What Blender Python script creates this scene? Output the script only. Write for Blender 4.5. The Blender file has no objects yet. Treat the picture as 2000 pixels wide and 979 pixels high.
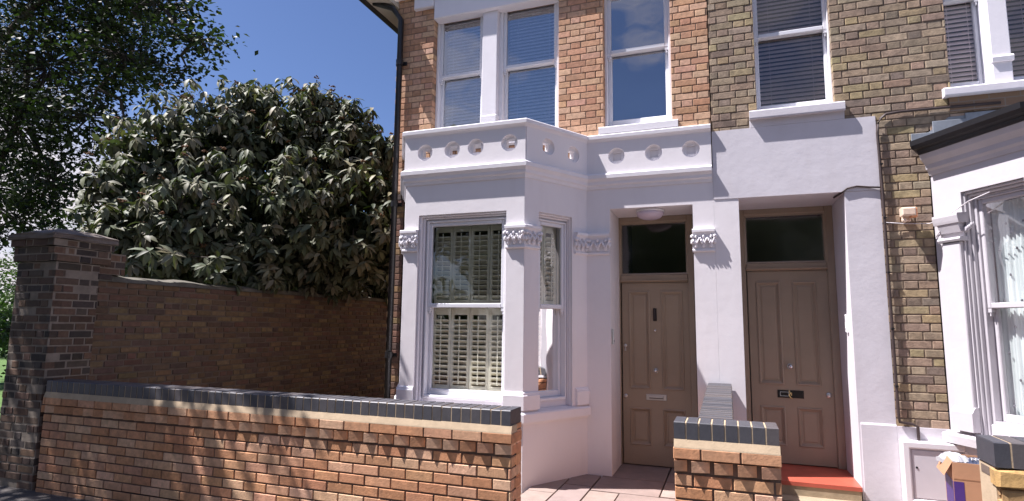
import bpy, bmesh, math, random
import numpy as np
from mathutils import Vector, Matrix
R = math.radians
S = bpy.context.scene
COL = S.collection

# ------------------------------------------------------------------ camera
def make_camera():
    pt, yw, rl = 0.126082, 0.352576, 0.01148
    cy, sy, cp, sp = math.cos(yw), math.sin(yw), math.cos(pt), math.sin(pt)
    fw = Vector((-sy*cp, cy*cp, sp)); rt = Vector((cy, sy, 0)); up = rt.cross(fw)
    c, s = math.cos(rl), math.sin(rl)
    r2 = c*rt + s*up; u2 = -s*rt + c*up
    m = Matrix((r2, u2, -fw)).transposed().to_4x4()
    m.translation = Vector((0, 0, 1.5))
    cam = bpy.data.cameras.new('camera'); o = bpy.data.objects.new('camera', cam)
    COL.objects.link(o); o.matrix_world = m
    cam.lens = 20.625; cam.sensor_width = 36; cam.clip_end = 3000; cam.clip_start = .05
    S.camera = o
make_camera()

# ------------------------------------------------------------------ sky and sun
SUNV = Vector((-2.66, -1.0, 4.8)).normalized()          # towards the sun
W = bpy.data.worlds.new("World"); S.world = W; W.use_nodes = True
nt = W.node_tree; nt.nodes.clear()
wo = nt.nodes.new('ShaderNodeOutputWorld'); bg = nt.nodes.new('ShaderNodeBackground')
sky = nt.nodes.new('ShaderNodeTexSky'); sky.sky_type = 'NISHITA'; sky.sun_disc = False
sky.sun_elevation = math.asin(SUNV.z); sky.sun_rotation = math.atan2(SUNV.x, SUNV.y)
sky.air_density = 1.0; sky.dust_density = .6; sky.ozone_density = 2.5
tc = nt.nodes.new('ShaderNodeTexCoord')
mp = nt.nodes.new('ShaderNodeMapping'); mp.inputs['Scale'].default_value = (1, 1, 2.4)
nz = nt.nodes.new('ShaderNodeTexNoise'); nz.inputs['Scale'].default_value = 2.6; nz.inputs['Detail'].default_value = 9; nz.inputs['Roughness'].default_value = .58
sx = nt.nodes.new('ShaderNodeSeparateXYZ')
# clouds: low to the west and in the half of the sky behind the camera
dl = nt.nodes.new('ShaderNodeVectorMath'); dl.operation = 'DOT_PRODUCT'; dl.inputs[1].default_value = Vector((-.88, .46, 0.02)).normalized()
ml = nt.nodes.new('ShaderNodeMapRange'); ml.inputs[1].default_value = .925; ml.inputs[2].default_value = .985; ml.inputs[3].default_value = 0; ml.inputs[4].default_value = .50
mb = nt.nodes.new('ShaderNodeMapRange'); mb.inputs[1].default_value = .1; mb.inputs[2].default_value = -.55; mb.inputs[3].default_value = 0; mb.inputs[4].default_value = .235
ad = nt.nodes.new('ShaderNodeMath'); ad.operation = 'ADD'
ad2 = nt.nodes.new('ShaderNodeMath'); ad2.operation = 'ADD'
cr = nt.nodes.new('ShaderNodeMapRange'); cr.inputs[1].default_value = .68; cr.inputs[2].default_value = .92
mix = nt.nodes.new('ShaderNodeMixRGB'); mix.inputs[2].default_value = (8.5, 8.0, 8.6, 1)
L = nt.links.new
L(tc.outputs['Generated'], mp.inputs[0]); L(mp.outputs[0], nz.inputs['Vector'])
L(tc.outputs['Generated'], dl.inputs[0]); L(dl.outputs['Value'], ml.inputs[0])
L(tc.outputs['Generated'], sx.inputs[0]); L(sx.outputs['Y'], mb.inputs[0])
L(ml.outputs[0], ad.inputs[0]); L(mb.outputs[0], ad.inputs[1])
L(ad.outputs[0], ad2.inputs[0]); L(nz.outputs['Fac'], ad2.inputs[1])
L(ad2.outputs[0], cr.inputs[0]); L(cr.outputs[0], mix.inputs[0])
tint = nt.nodes.new('ShaderNodeMixRGB'); tint.blend_type = 'MULTIPLY'; tint.inputs[0].default_value = 1; tint.inputs[2].default_value = (.90, .95, 1.22, 1)
L(sky.outputs[0], tint.inputs[1]); L(tint.outputs[0], mix.inputs[1]); L(mix.outputs[0], bg.inputs[0]); L(bg.outputs[0], wo.inputs[0])
bg.inputs[1].default_value = .05

sl = bpy.data.lights.new('sun', 'SUN'); sl.energy = 5.0; sl.angle = R(.5); sl.color = (1, .95, .96)
so = bpy.data.objects.new('sun', sl); COL.objects.link(so); so.rotation_euler = SUNV.to_track_quat('Z', 'Y').to_euler()
S.view_settings.view_transform = 'Standard'; S.view_settings.look = 'None'
S.view_settings.gamma = 1; S.view_settings.use_curve_mapping = False
S.view_settings.exposure = 1.12

rnd = random.Random(7)
# ------------------------------------------------------------------ materials
MATS = {}
def mat(name, col, rough=.6, var=.12, vscale=3., bump=0., bscale=60., attr=None, metal=0., spec=.5, stain=None, stain_amt=.0, stain_scale=1.5, coat=0., streak=0.):
    m = bpy.data.materials.new(name); m.use_nodes = True; t = m.node_tree; b = t.nodes['Principled BSDF']
    b.inputs['Roughness'].default_value = rough; b.inputs['Metallic'].default_value = metal
    b.inputs['Specular IOR Level'].default_value = spec
    if coat: b.inputs['Coat Weight'].default_value = coat; b.inputs['Coat Roughness'].default_value = .25
    c = t.nodes.new('ShaderNodeTexCoord')
    def noise(sc, det=6, ro=.6):
        n = t.nodes.new('ShaderNodeTexNoise'); n.inputs['Scale'].default_value = sc; n.inputs['Detail'].default_value = det
        n.inputs['Roughness'].default_value = ro; t.links.new(c.outputs['Object'], n.inputs['Vector']); return n
    if attr:
        a = t.nodes.new('ShaderNodeAttribute'); a.attribute_name = attr; base = a.outputs['Color']
    else:
        rgb = t.nodes.new('ShaderNodeRGB'); rgb.outputs[0].default_value = (*col, 1); base = rgb.outputs[0]
    if var:
        n = noise(vscale); mr = t.nodes.new('ShaderNodeMapRange'); mr.inputs[1].default_value = .3; mr.inputs[2].default_value = .7
        mr.inputs[3].default_value = 1-var; mr.inputs[4].default_value = 1+var
        t.links.new(n.outputs['Fac'], mr.inputs[0])
        mx = t.nodes.new('ShaderNodeVectorMath'); mx.operation = 'SCALE'
        t.links.new(base, mx.inputs[0]); t.links.new(mr.outputs[0], mx.inputs['Scale']); base = mx.outputs[0]
    if stain:
        n = noise(stain_scale, 9, .7); mr = t.nodes.new('ShaderNodeMapRange'); mr.inputs[1].default_value = .5; mr.inputs[2].default_value = .75
        mr.inputs[3].default_value = 0; mr.inputs[4].default_value = stain_amt
        t.links.new(n.outputs['Fac'], mr.inputs[0])
        mx = t.nodes.new('ShaderNodeMixRGB'); mx.inputs[2].default_value = (*stain, 1)
        t.links.new(mr.outputs[0], mx.inputs[0]); t.links.new(base, mx.inputs[1]); base = mx.outputs[0]
    if streak:
        mp_ = t.nodes.new('ShaderNodeMapping'); mp_.inputs['Scale'].default_value = (5, 5, .9); t.links.new(c.outputs['Object'], mp_.inputs[0])
        n = t.nodes.new('ShaderNodeTexNoise'); n.inputs['Scale'].default_value = 1.4; n.inputs['Detail'].default_value = 7; t.links.new(mp_.outputs[0], n.inputs['Vector'])
        mr = t.nodes.new('ShaderNodeMapRange'); mr.inputs[1].default_value = .52; mr.inputs[2].default_value = .8; mr.inputs[3].default_value = 0; mr.inputs[4].default_value = streak
        t.links.new(n.outputs['Fac'], mr.inputs[0]); mx = t.nodes.new('ShaderNodeMixRGB'); mx.inputs[2].default_value = (.42, .36, .33, 1)
        t.links.new(mr.outputs[0], mx.inputs[0]); t.links.new(base, mx.inputs[1]); base = mx.outputs[0]
    t.links.new(base, b.inputs['Base Color'])
    if bump:
        n = noise(bscale, 8, .65); bp = t.nodes.new('ShaderNodeBump'); bp.inputs['Strength'].default_value = 1; bp.inputs['Distance'].default_value = bump
        t.links.new(n.outputs['Fac'], bp.inputs['Height']); t.links.new(bp.outputs[0], b.inputs['Normal'])
    MATS[name] = m; return m
brick_m = mat('brick_faces', None, .85, .22, 24, .0022, 70, attr='Col', stain=(.12, .09, .07), stain_amt=.35, stain_scale=5)
blue_m = mat('blue_coping_bricks', None, .5, .12, 22, .0012, 60, attr='Col', spec=.5)
mortar_dark = mat('dark_mortar', (.15, .10, .075), .95, .25, 12, .002, 90)
mortar_buff = mat('buff_mortar', (.47, .36, .24), .95, .12, 12, .002, 90)
mortar_brown = mat('brown_mortar', (.26, .165, .11), .95, .25, 12, .002, 90)
mortar_grey = mat('grey_mortar', (.17, .125, .09), .95, .3, 10, .002, 90)
mortar_wall = mat('earthy_mortar', (.15, .115, .085), .95, .3, 8, .003, 70)
mortar_old = mat('old_mortar', (.24, .20, .16), .95, .3, 8, .003, 70)
render_m = mat('white_masonry_paint', (.79, .75, .765), .62, .035, 2.2, .0022, 9, stain=(.58, .52, .50), stain_amt=.16, stain_scale=1.1, streak=.10)
render_r = mat('soft_white_masonry_paint', (.64, .61, .645), .7, .05, 2.2, .003, 8, stain=(.5, .46, .46), stain_amt=.22, stain_scale=1.6, streak=.14)
trim_m = mat('white_trim_paint', (.80, .77, .80), .5, .03, 5, .0012, 30)
gloss_w = mat('white_gloss_joinery', (.80, .79, .82), .32, .02, 6)
sash_m = mat('white_sash_paint', (.74, .74, .78), .35, .02, 6)
door_m = mat('taupe_door_paint', (.310, .240, .176), .34, .08, 2.5, .0004, 40)
chrome = mat('polished_chrome', (.75, .75, .78), .18, 0, metal=1.)
steel = mat('satin_steel', (.55, .54, .55), .35, .05, metal=1.)
brass = mat('brass', (.75, .58, .28), .3, 0, metal=1.)
black_m = mat('black_paint', (.012, .012, .014), .35, .1, 10)
pipe_m = mat('black_pipe', (.013, .012, .013), .38, .15, 10)
cable_m = mat('brown_cable', (.045, .028, .026), .6, .2, 10)
lead_m = mat('weathered_lead', (.22, .24, .27), .6, .25, 5, .003, 12)
shut_m = mat('cream_shutter', (.92, .88, .72), .45, .03, 5)
blind_b = mat('pale_blind_slats', (.78, .80, .84), .5, .03, 5)
blind_w = mat('taupe_blind_slats', (.90, .71, .64), .55, .04, 5)
roller = mat('navy_roller_blind', (.020, .028, .075), .9, .05, 4)
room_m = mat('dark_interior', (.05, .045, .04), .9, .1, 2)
hall_m = mat('dim_hall_wall', (.42, .38, .30), .9, .1, 2)
net_m = mat('net_curtain', (.62, .68, .68), .9, .04, 6)
dot_m = mat('curtain_motif', (.12, .12, .14), .9, 0)
slab_m = mat('buff_paving_slabs', None, .85, .14, 6, .002, 40, attr='Col', stain=(.30, .22, .19), stain_amt=.35, stain_scale=5)
tile_m = mat('red_step_paint', (.43, .09, .055), .45, .12, 7, .0008, 30)
stone_m = mat('buff_step_stone', (.34, .27, .18), .85, .15, 10, .002, 40)
tarmac = mat('pavement_grey', (.09, .08, .075), .9, .2, 1.5, .003, 60)
soil_m = mat('garden_earth', (.05, .038, .028), .95, .3, 4, .01, 20)
grass_m = mat('grass', (.07, .14, .025), .9, .3, 3, .02, 30)
bark_m = mat('bark', (.055, .042, .032), .9, .3, 8, .01, 25)
card_m = mat('brown_cardboard', (.42, .225, .125), .8, .07, 5, .0008, 30)
tape_m = mat('purple_print', (.06, .025, .17), .5, .1, 20)
paper_w = mat('white_paper', (.50, .49, .51), .6, .03, 8)
navy_p = mat('navy_wrapper', (.03, .04, .075), .4, .05, 8)
meter_w = mat('meter_frame_white', (.70, .67, .69), .4, .03, 6)
meter_g = mat('meter_door_grey', (.56, .53, .56), .45, .05, 4)
lamp_gl = mat('opal_glass', (.62, .52, .62), .2, .06, 8, spec=.6)
plast_c = mat('cream_plastic', (.75, .58, .45), .4, .12, 40)
wire_w = mat('white_wire', (.6, .56, .58), .5, 0)
lav_m = mat('brown_flower_buds', (.15, .075, .035), .9, .2, 30)

def leaf_mat(name, rough, spec, trans=.15):
    m = bpy.data.materials.new(name); m.use_nodes = True; t = m.node_tree; b = t.nodes['Principled BSDF']
    a = t.nodes.new('ShaderNodeAttribute'); a.attribute_name = 'Col'
    b.inputs['Roughness'].default_value = rough; b.inputs['Specular IOR Level'].default_value = spec
    t.links.new(a.outputs['Color'], b.inputs['Base Color'])
    tr = t.nodes.new('ShaderNodeBsdfTranslucent'); g = t.nodes.new('ShaderNodeVectorMath'); g.operation = 'MULTIPLY'; g.inputs[1].default_value = (1.6, 2.2, .7)
    t.links.new(a.outputs['Color'], g.inputs[0]); t.links.new(g.outputs[0], tr.inputs['Color'])
    mx = t.nodes.new('ShaderNodeMixShader'); mx.inputs[0].default_value = trans
    t.links.new(b.outputs[0], mx.inputs[1]); t.links.new(tr.outputs[0], mx.inputs[2])
    t.links.new(mx.outputs[0], t.nodes['Material Output'].inputs[0]); return m
leaf_shrub = leaf_mat('leathery_leaf', .55, .22, .05)
leaf_tree = leaf_mat('tree_leaf', .55, .3, .10)

def glass_mat(name, refl, tint, rough=.015):
    m = bpy.data.materials.new(name); m.use_nodes = True; t = m.node_tree; t.nodes.remove(t.nodes['Principled BSDF'])
    tr = t.nodes.new('ShaderNodeBsdfTransparent'); tr.inputs[0].default_value = (*tint, 1)
    gl = t.nodes.new('ShaderNodeBsdfGlossy'); gl.inputs['Roughness'].default_value = rough; gl.inputs[0].default_value = (1, 1, 1, 1)
    c = t.nodes.new('ShaderNodeTexCoord'); n = t.nodes.new('ShaderNodeTexNoise'); n.inputs['Scale'].default_value = 2.2; n.inputs['Detail'].default_value = 1
    bp = t.nodes.new('ShaderNodeBump'); bp.inputs['Distance'].default_value = .006; t.links.new(c.outputs['Object'], n.inputs['Vector'])
    t.links.new(n.outputs['Fac'], bp.inputs['Height']); t.links.new(bp.outputs[0], gl.inputs['Normal'])
    fr = t.nodes.new('ShaderNodeFresnel'); fr.inputs[0].default_value = 1.5
    mr = t.nodes.new('ShaderNodeMapRange'); mr.inputs[1].default_value = 0; mr.inputs[2].default_value = 1; mr.inputs[3].default_value = refl; mr.inputs[4].default_value = 1
    mx = t.nodes.new('ShaderNodeMixShader'); t.links.new(fr.outputs[0], mr.inputs[0]); t.links.new(mr.outputs[0], mx.inputs[0])
    t.links.new(tr.outputs[0], mx.inputs[1]); t.links.new(gl.outputs[0], mx.inputs[2]); t.links.new(mx.outputs[0], t.nodes['Material Output'].inputs[0]); return m
glass_up = glass_mat('window_glass', .30, (.86, .9, .93))
glass_dn = glass_mat('shutter_window_glass', .06, (.99, 1, .99))
glass_fan = glass_mat('fanlight_glass', .07, (.72, .75, .70), .09)

# ------------------------------------------------------------------ helpers
def empty(name, loc, label=None, cat=None, group=None):
    o = bpy.data.objects.new(name, None); COL.objects.link(o); o.location = loc; o.empty_display_size = .2
    tag(o, label, cat, group); return o
def tag(o, label=None, cat=None, group=None, kind=None):
    if label: o['label'] = label
    if cat: o['category'] = cat
    if group: o['group'] = group
    if kind: o['kind'] = kind
    return o
def obj(name, bm, m, parent=None, smooth=False):
    bmesh.ops.recalc_face_normals(bm, faces=bm.faces)
    me = bpy.data.meshes.new(name); bm.to_mesh(me); bm.free()
    return link_mesh(name, me, m, parent, smooth)
def link_mesh(name, me, m, parent=None, smooth=False):
    for x in (m if isinstance(m, (list, tuple)) else [m]): me.materials.append(x)
    if smooth:
        for p in me.polygons: p.use_smooth = True
    o = bpy.data.objects.new(name, me); COL.objects.link(o)
    if parent is not None:
        o.parent = parent; o.matrix_parent_inverse = world_of(parent).inverted()
    return o
def world_of(o):
    m = Matrix.Translation(o.location) if o.type == 'EMPTY' else o.matrix_basis
    return m if o.parent is None else world_of(o.parent) @ o.matrix_parent_inverse @ m
class Frame:
    """wall-plane coordinates: u along the wall, d outwards, z up"""
    def __init__(s, x, y, ux, uy):
        l = math.hypot(ux, uy); s.o = Vector((x, y, 0)); s.u = Vector((ux/l, uy/l, 0)); s.n = Vector((uy/l, -ux/l, 0))
    def __call__(s, u, d, z): return s.o + s.u*u + s.n*d + Vector((0, 0, z))
YF = 6.12
FAC = Frame(0, YF, 1, 0)                       # facade plane, u = world x
P0, P1, P2, P3 = (-3.64, YF), (-3.19, 5.37), (-1.85, 5.37), (-1.40, YF)
BF = Frame(P1[0], P1[1], 1, 0)                 # bay front
BR = Frame(P2[0], P2[1], .5145, .8575)         # bay right splay
BL = Frame(P0[0], P0[1], .5145, -.8575)        # bay left splay
NB = Frame(1.745, YF, .5, -.866)               # neighbour's bay, near splay

def fbox(bm, F, u0, u1, d0, d1, z0, z1, mi=0):
    v = [bm.verts.new(F(u, d, z)) for z in (z0, z1) for d in (d0, d1) for u in (u0, u1)]
    for q in ((0, 1, 3, 2), (4, 6, 7, 5), (0, 4, 5, 1), (2, 3, 7, 6), (0, 2, 6, 4), (1, 5, 7, 3)):
        f = bm.faces.new([v[i] for i in q]); f.material_index = mi
    return v
def bevelbox(bm, F, u0, u1, d0, d1, z0, z1, b=.004, mi=0):
    """box with its outward (d1) edges chamfered"""
    rings = []
    for d, i in ((d0, 0), (d1-b, 0), (d1, b)):
        rings.append([bm.verts.new(F(u, d, z)) for u, z in ((u0+i, z0+i), (u1-i, z0+i), (u1-i, z1-i), (u0+i, z1-i))])
    for a, c in zip(rings, rings[1:]):
        for k in range(4):
            f = bm.faces.new((a[k], a[(k+1) % 4], c[(k+1) % 4], c[k])); f.material_index = mi
    f = bm.faces.new(rings[2]); f.material_index = mi
    f = bm.faces.new(rings[0][::-1]); f.material_index = mi
def ringframe(bm, F, u0, u1, z0, z1, prof, mi=0):
    """picture-frame moulding; prof = [(inset, d), ...]"""
    rings = []
    for i, d in prof:
        rings.append([bm.verts.new(F(u, d, z)) for u, z in ((u0+i, z0+i), (u1-i, z0+i), (u1-i, z1-i), (u0+i, z1-i))])
    for a, c in zip(rings, rings[1:]):
        for k in range(4):
            f = bm.faces.new((a[k], a[(k+1) % 4], c[(k+1) % 4], c[k])); f.material_index = mi
def sweep(bm, path, prof, mi=0, caps=True):
    """profile [(offset outward, z)...] (closed polygon) mitred along a plan path; outward = right of travel"""
    P = [Vector(p) for p in path]; N = []
    for a, b in zip(P, P[1:]):
        t = (b-a).normalized(); N.append(Vector((t.y, -t.x)))
    dirs = []
    for i in range(len(P)):
        if i == 0: dirs.append(N[0])
        elif i == len(P)-1: dirs.append(N[-1])
        else:
            m = (N[i-1]+N[i]).normalized(); dirs.append(m/max(.3, m.dot(N[i])))
    rows = [[bm.verts.new((p.x+d.x*o, p.y+d.y*o, z)) for o, z in prof] for p, d in zip(P, dirs)]
    n = len(prof)
    for a, b in zip(rows, rows[1:]):
        for k in range(n):
            f = bm.faces.new((a[k], a[(k+1) % n], b[(k+1) % n], b[k])); f.material_index = mi
    if caps:
        bm.faces.new(rows[0]); bm.faces.new(rows[-1][::-1])
def tube(bm, pts, r, seg=10, mi=0, caps=True):
    pts = [Vector(p) for p in pts]; rr = r if isinstance(r, (list, tuple)) else [r]*len(pts); rings = []
    for i, p in enumerate(pts):
        t = (pts[min(i+1, len(pts)-1)]-pts[max(i-1, 0)]).normalized()
        a = t.cross(Vector((0, 0, 1)) if abs(t.z) < .9 else Vector((1, 0, 0))).normalized(); b = t.cross(a)
        rings.append([bm.verts.new(p+(a*math.cos(2*math.pi*k/seg)+b*math.sin(2*math.pi*k/seg))*rr[i]) for k in range(seg)])
    for a, b in zip(rings, rings[1:]):
        for k in range(seg):
            f = bm.faces.new((a[k], a[(k+1) % seg], b[(k+1) % seg], b[k])); f.material_index = mi
    if caps: bm.faces.new(rings[0][::-1]); bm.faces.new(rings[-1])
def blob(bm, c, rad, sub=2, jit=0., mi=0, F=None):
    r = bmesh.ops.create_icosphere(bm, subdivisions=sub, radius=1)
    for v in r['verts']:
        k = 1+rnd.uniform(-jit, jit); p = Vector((v.co.x*rad[0]*k, v.co.y*rad[1]*k, v.co.z*rad[2]*k))
        v.co = (F.u*p.x+F.n*p.y+Vector((0, 0, p.z)) if F else p)+Vector(c)
def disc(bm, F, u, z, d0, d1, r, seg=24, dome=0., mi=0):
    """round boss standing out from the wall"""
    prof = [(r, d0), (r, d1), (r*.92, d1+dome*.3), (r*.6, d1+dome*.8), (r*.25, d1+dome)]
    rings = [[bm.verts.new(F(u+math.cos(2*math.pi*k/seg)*q, d, z+math.sin(2*math.pi*k/seg)*q)) for k in range(seg)] for q, d in prof]
    for a, b in zip(rings, rings[1:]):
        for k in range(seg): bm.faces.new((a[k], a[(k+1) % seg], b[(k+1) % seg], b[k]))
    bm.faces.new(rings[-1])

# ------------------------------------------------------------------ brickwork
def cut(iv, holes):
    out = [iv]
    for h0, h1 in holes:
        nx = []
        for a, b in out:
            if h1 <= a or h0 >= b: nx.append((a, b)); continue
            if h0 > a: nx.append((a, h0))
            if h1 < b: nx.append((h1, b))
        out = nx
    return out
def brickwork(name, parent, F, u0, u1, z0, z1, holes=(), pal=((.4, .25, .15),), mort=mortar_dark, bond='stretcher', course=.075, bl=.215, gap=.010,
              proud=.007, depth=.09, jit=.0015, var=.14, seed=1, skip=None, top=None):
    q = random.Random(seed); bm = bmesh.new(); cl = bm.loops.layers.float_color.new('Col')
    nrow = int(math.ceil((z1-z0)/course)); hl = (bl-gap)/2
    for r in range(nrow):
        za = z0+r*course; zb = min(za+course-gap, z1)
        if zb-za < .02 or (skip and skip(r, nrow)): continue
        zm = (za+zb)/2
        hs = [(h[0], h[1]) for h in holes if h[2] < zm < h[3]]
        seq = []
        if bond == 'stretcher': seq = [bl]; off = -(bl+gap)/2*(r % 2)
        elif bond == 'flemish': seq = [bl, hl]; off = -(bl+gap+hl)/2*(r % 2)-q.uniform(0, .01)+ (hl*.25)
        else:
            seq = [bl] if r % 4 else [hl]; off = -(bl+gap)/2*(r % 2)+q.uniform(-.05, .05)
        u = u0+off; k = 0
        while u < u1:
            l = seq[k % len(seq)]*(1+q.uniform(-.012, .012)); a, b = max(u, u0), min(u+l, u1)
            for a2, b2 in cut((a, b), hs):
                if b2-a2 < .012: continue
                c = q.choice(pal); v = 1+q.uniform(-var, var); c = [min(1, x*v*(1+q.uniform(-.04, .04))) for x in c]
                dd = q.uniform(-jit, jit)*1.3; n0 = len(bm.faces)
                zt = zb+(top(a2, zb) if top and r == nrow-1 else 0)
                dz0, dz1 = q.uniform(0, jit), q.uniform(0, jit)
                bevelbox(bm, F, a2+q.uniform(0, jit), b2-q.uniform(0, jit), -depth, dd, za+dz0, zt-dz1, .0035)
                bm.faces.ensure_lookup_table()
                for f in bm.faces[n0:]:
                    for lp in f.loops: lp[cl] = (*c, 1)
            u += l+gap; k += 1
    # mortar bed behind the brick faces
    zs = sorted({z0, z1-.002}|{max(z0, min(z1, x)) for h in holes for x in (h[2]-.004, h[3]+.004)})
    for a, b in zip(zs, zs[1:]):
        if b-a < .001: continue
        for x0, x1 in cut((u0+.003, u1-.003), [(h[0]-.005, h[1]+.005) for h in holes if h[2]-.004 <= (a+b)/2 <= h[3]+.004]):
            fbox(bm, F, x0, x1, -depth-.03, -proud, a, b, 1)
    return obj(name, bm, [brick_m, mort], parent)

ORANGE = ((.56, .325, .19), (.52, .285, .165), (.58, .36, .23), (.47, .25, .145), (.56, .325, .215), (.60, .38, .24))
STOCK = ((.315, .235, .160), (.34, .255, .175), (.28, .21, .148), (.36, .28, .195), (.22, .165, .125), (.31, .22, .155), (.35, .27, .155), (.33, .25, .18))
PALE = ((.62, .325, .175), (.56, .275, .14), (.66, .38, .225), (.52, .25, .125), (.60, .32, .19), (.68, .42, .26))
SHADED = ((.19, .10, .065), (.15, .085, .055), (.22, .13, .06), (.12, .07, .055), (.17, .08, .06), (.10, .07, .06), (.25, .16, .08))
OLDW = ((.150, .090, .052), (.135, .082, .050), (.175, .110, .056), (.11, .068, .05), (.14, .074, .05), (.185, .125, .062))
SOOT = ((.095, .062, .045), (.12, .070, .048), (.075, .055, .042), (.14, .082, .052), (.055, .043, .037), (.105, .064, .042))
BLUE = ((.075, .073, .083), (.088, .082, .088), (.062, .062, .073), (.10, .088, .09))

# ------------------------------------------------------------------ ground
def flat(name, pts, z, m, kind='structure'):
    bm = bmesh.new(); bm.faces.new([bm.verts.new((x, y, z)) for x, y in pts]); o = obj(name, bm, m); o['kind'] = kind; return o
flat('ground', [(-600, -600), (600, -600), (600, 900), (-600, 900)], -.14, mat('worn_ground', (.13, .12, .09), .95, .3, .6, .01, 8))
flat('pavement', [(-60, -1.2), (60, -1.2), (60, 4.2), (-60, 4.2)], -.10, tarmac)
flat('lawn', [(-60, 5.0), (-6.7, 5.0), (-6.7, 40), (-60, 40)], -.12, grass_m)
flat('road', [(-60, -9), (60, -9), (60, -1.35), (-60, -1.35)], -.13, mat('asphalt', (.05, .05, .052), .9, .2, 1.2, .004, 50))
bm = bmesh.new(); fbox(bm, Frame(0, -1.2, 1, 0), -60, 60, 0, .15, -.25, -.095); obj('kerb', bm, stone_m)['kind'] = 'structure'
flat('garden_soil', [(-6.2, 4.0), (-1.9, 4.0), (-1.9, 14), (-6.2, 14)], -.03, soil_m)
flat('forecourt', [(-1.9, 3.9), (4.5, 3.9), (4.5, 6.9), (-1.9, 6.9)], -.045, mat('forecourt_joint_sand', (.16, .12, .10), .95, .2, 8))
# paving slabs of the path
bm = bmesh.new(); cl = bm.loops.layers.float_color.new('Col')
def slab(x0, x1, y0, y1):
    n0 = len(bm.faces); z = rnd.uniform(-.002, .002)
    F = Frame(0, 0, 1, 0)
    vs = fbox(bm, F, x0, x1, -y1, -y0, -.04, z)
    bm.faces.ensure_lookup_table(); c = rnd.choice(((.31, .235, .20), (.27, .20, .175), (.33, .25, .215), (.29, .22, .20)))
    for f in bm.faces[n0:]:
        for l in f.loops: l[cl] = (*c, 1)
for x0, x1, ys in ((-1.785, -1.535, (3.9, 4.75, 5.34, 5.95)), (-1.52, -1.262, (3.9, 4.45, 5.06, 5.68, 6.12)), (-1.245, -.985, (3.9, 4.9, 5.545)), (-.972, -.22, (3.9, 4.6, 5.10, 5.56)), (-1.245, -.635, (5.56, 6.10, 6.75)), (-.62, -.22, (5.575, 6.105, 6.75)),
                   (.03, .62, (3.9, 4.6, 5.3, 5.86)), (.635, 1.3, (3.9, 4.6, 5.3, 5.86)), (1.315, 1.9, (3.9, 4.8, 5.5, 6.1)), (1.915, 4.2, (3.9, 4.8, 5.5))):
    for a, b in zip(ys, ys[1:]): slab(x0, x1, a, b-.014)
obj('paving', bm, slab_m)['kind'] = 'structure'

# ------------------------------------------------------------------ houses
HL = empty('terraced_house', (-2, YF, 0), 'orange brick end of terrace house with white splayed bay and pierced balcony parapet', 'house')
HR = empty('terraced_house', (1.2, YF, 0), 'yellowish grey stock brick house at the right with taupe door over a red step', 'house')

# upper brick walls
W1H = (-1.205, -.485, 3.64, 5.24); WBH = (-3.315, -1.715, 3.60, 5.24)
brickwork('brick_wall', HL, FAC, -3.84, -.105, 3.10, 6.1, (W1H, WBH, (-1.46, -.05, 3.0, 3.49)), ORANGE, mortar_brown, 'flemish', seed=3, var=.12, proud=.004)
brickwork('brick_wall', HL, Frame(0, YF, 1, 0), -3.84, -3.66, 0.0, 3.095, (), SHADED, mortar_dark, 'flemish', seed=5)  # corner strip beside the bay: its shade put into darker brick colours
W2H = (.335, 1.02, 3.64, 5.40); W3H = (1.955, 3.6, 3.67, 5.30); NBH = (1.74, 4.6, -.5, 3.30)
stock_m = mat('sooty_stock_brick', None, .88, .28, 18, .003, 60, attr='Col', stain=(.09, .065, .05), stain_amt=.6, stain_scale=7)
bw = brickwork('brick_wall', HR, FAC, -.098, 5.2, .66, 6.1, (W2H, W3H, (-.2, 1.345, 0, 3.46), (.266, 1.094, 3.4, 3.63), NBH), STOCK, mortar_grey, 'flemish', seed=14, var=.14, jit=.0022, proud=.0042, gap=.009)
bw.data.materials[0] = stock_m
# gable, rear, floors of the two shells
bm = bmesh.new()
F = Frame(0, 0, 1, 0)
fbox(bm, F, -3.835, -3.74, -13.5, -(YF+.13), 0, 6.1)
fbox(bm, F, -3.835, 5.2, -13.6, -13.5, 0, 6.1)
fbox(bm, F, -.15, -.05, -13.5, -6.95, 0, 6.1)
def procedural_brick(name):
    m = bpy.data.materials.new(name); m.use_nodes = True; t = m.node_tree; b = t.nodes['Principled BSDF']; b.inputs['Roughness'].default_value = .9
    br = t.nodes.new('ShaderNodeTexBrick'); br.inputs['Scale'].default_value = 1; br.inputs['Brick Width'].default_value = .225; br.inputs['Row Height'].default_value = .075
    br.inputs['Mortar Size'].default_value = .005; br.inputs['Color1'].default_value = (.24, .15, .09, 1); br.inputs['Color2'].default_value = (.16, .10, .07, 1); br.inputs['Mortar'].default_value = (.2, .16, .13, 1)
    c = t.nodes.new('ShaderNodeTexCoord'); s = t.nodes.new('ShaderNodeSeparateXYZ'); a = t.nodes.new('ShaderNodeMath'); k = t.nodes.new('ShaderNodeCombineXYZ')
    t.links.new(c.outputs['Object'], s.inputs[0]); t.links.new(s.outputs['X'], a.inputs[0]); t.links.new(s.outputs['Y'], a.inputs[1]); t.links.new(a.outputs[0], k.inputs[0]); t.links.new(s.outputs['Z'], k.inputs[1])
    t.links.new(k.outputs[0], br.inputs['Vector']); t.links.new(br.outputs['Color'], b.inputs['Base Color']); return m
gable_m = procedural_brick('gable_brick')
obj('gable_wall', bm, gable_m, HL)
bm = bmesh.new()
fbox(bm, F, -3.74, 5.1, -13.5, -(YF+.14), 3.12, 3.2)
obj('floor_slab', bm, room_m, HL)
bm = bmesh.new()
fbox(bm, F, -.2, 5.2, -13.5, -13.4, 0, 6.0); fbox(bm, F, 5.1, 5.2, -13.4, -(YF+.14), 0, 6.1)
obj('rear_wall', bm, gable_m, HR)
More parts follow.
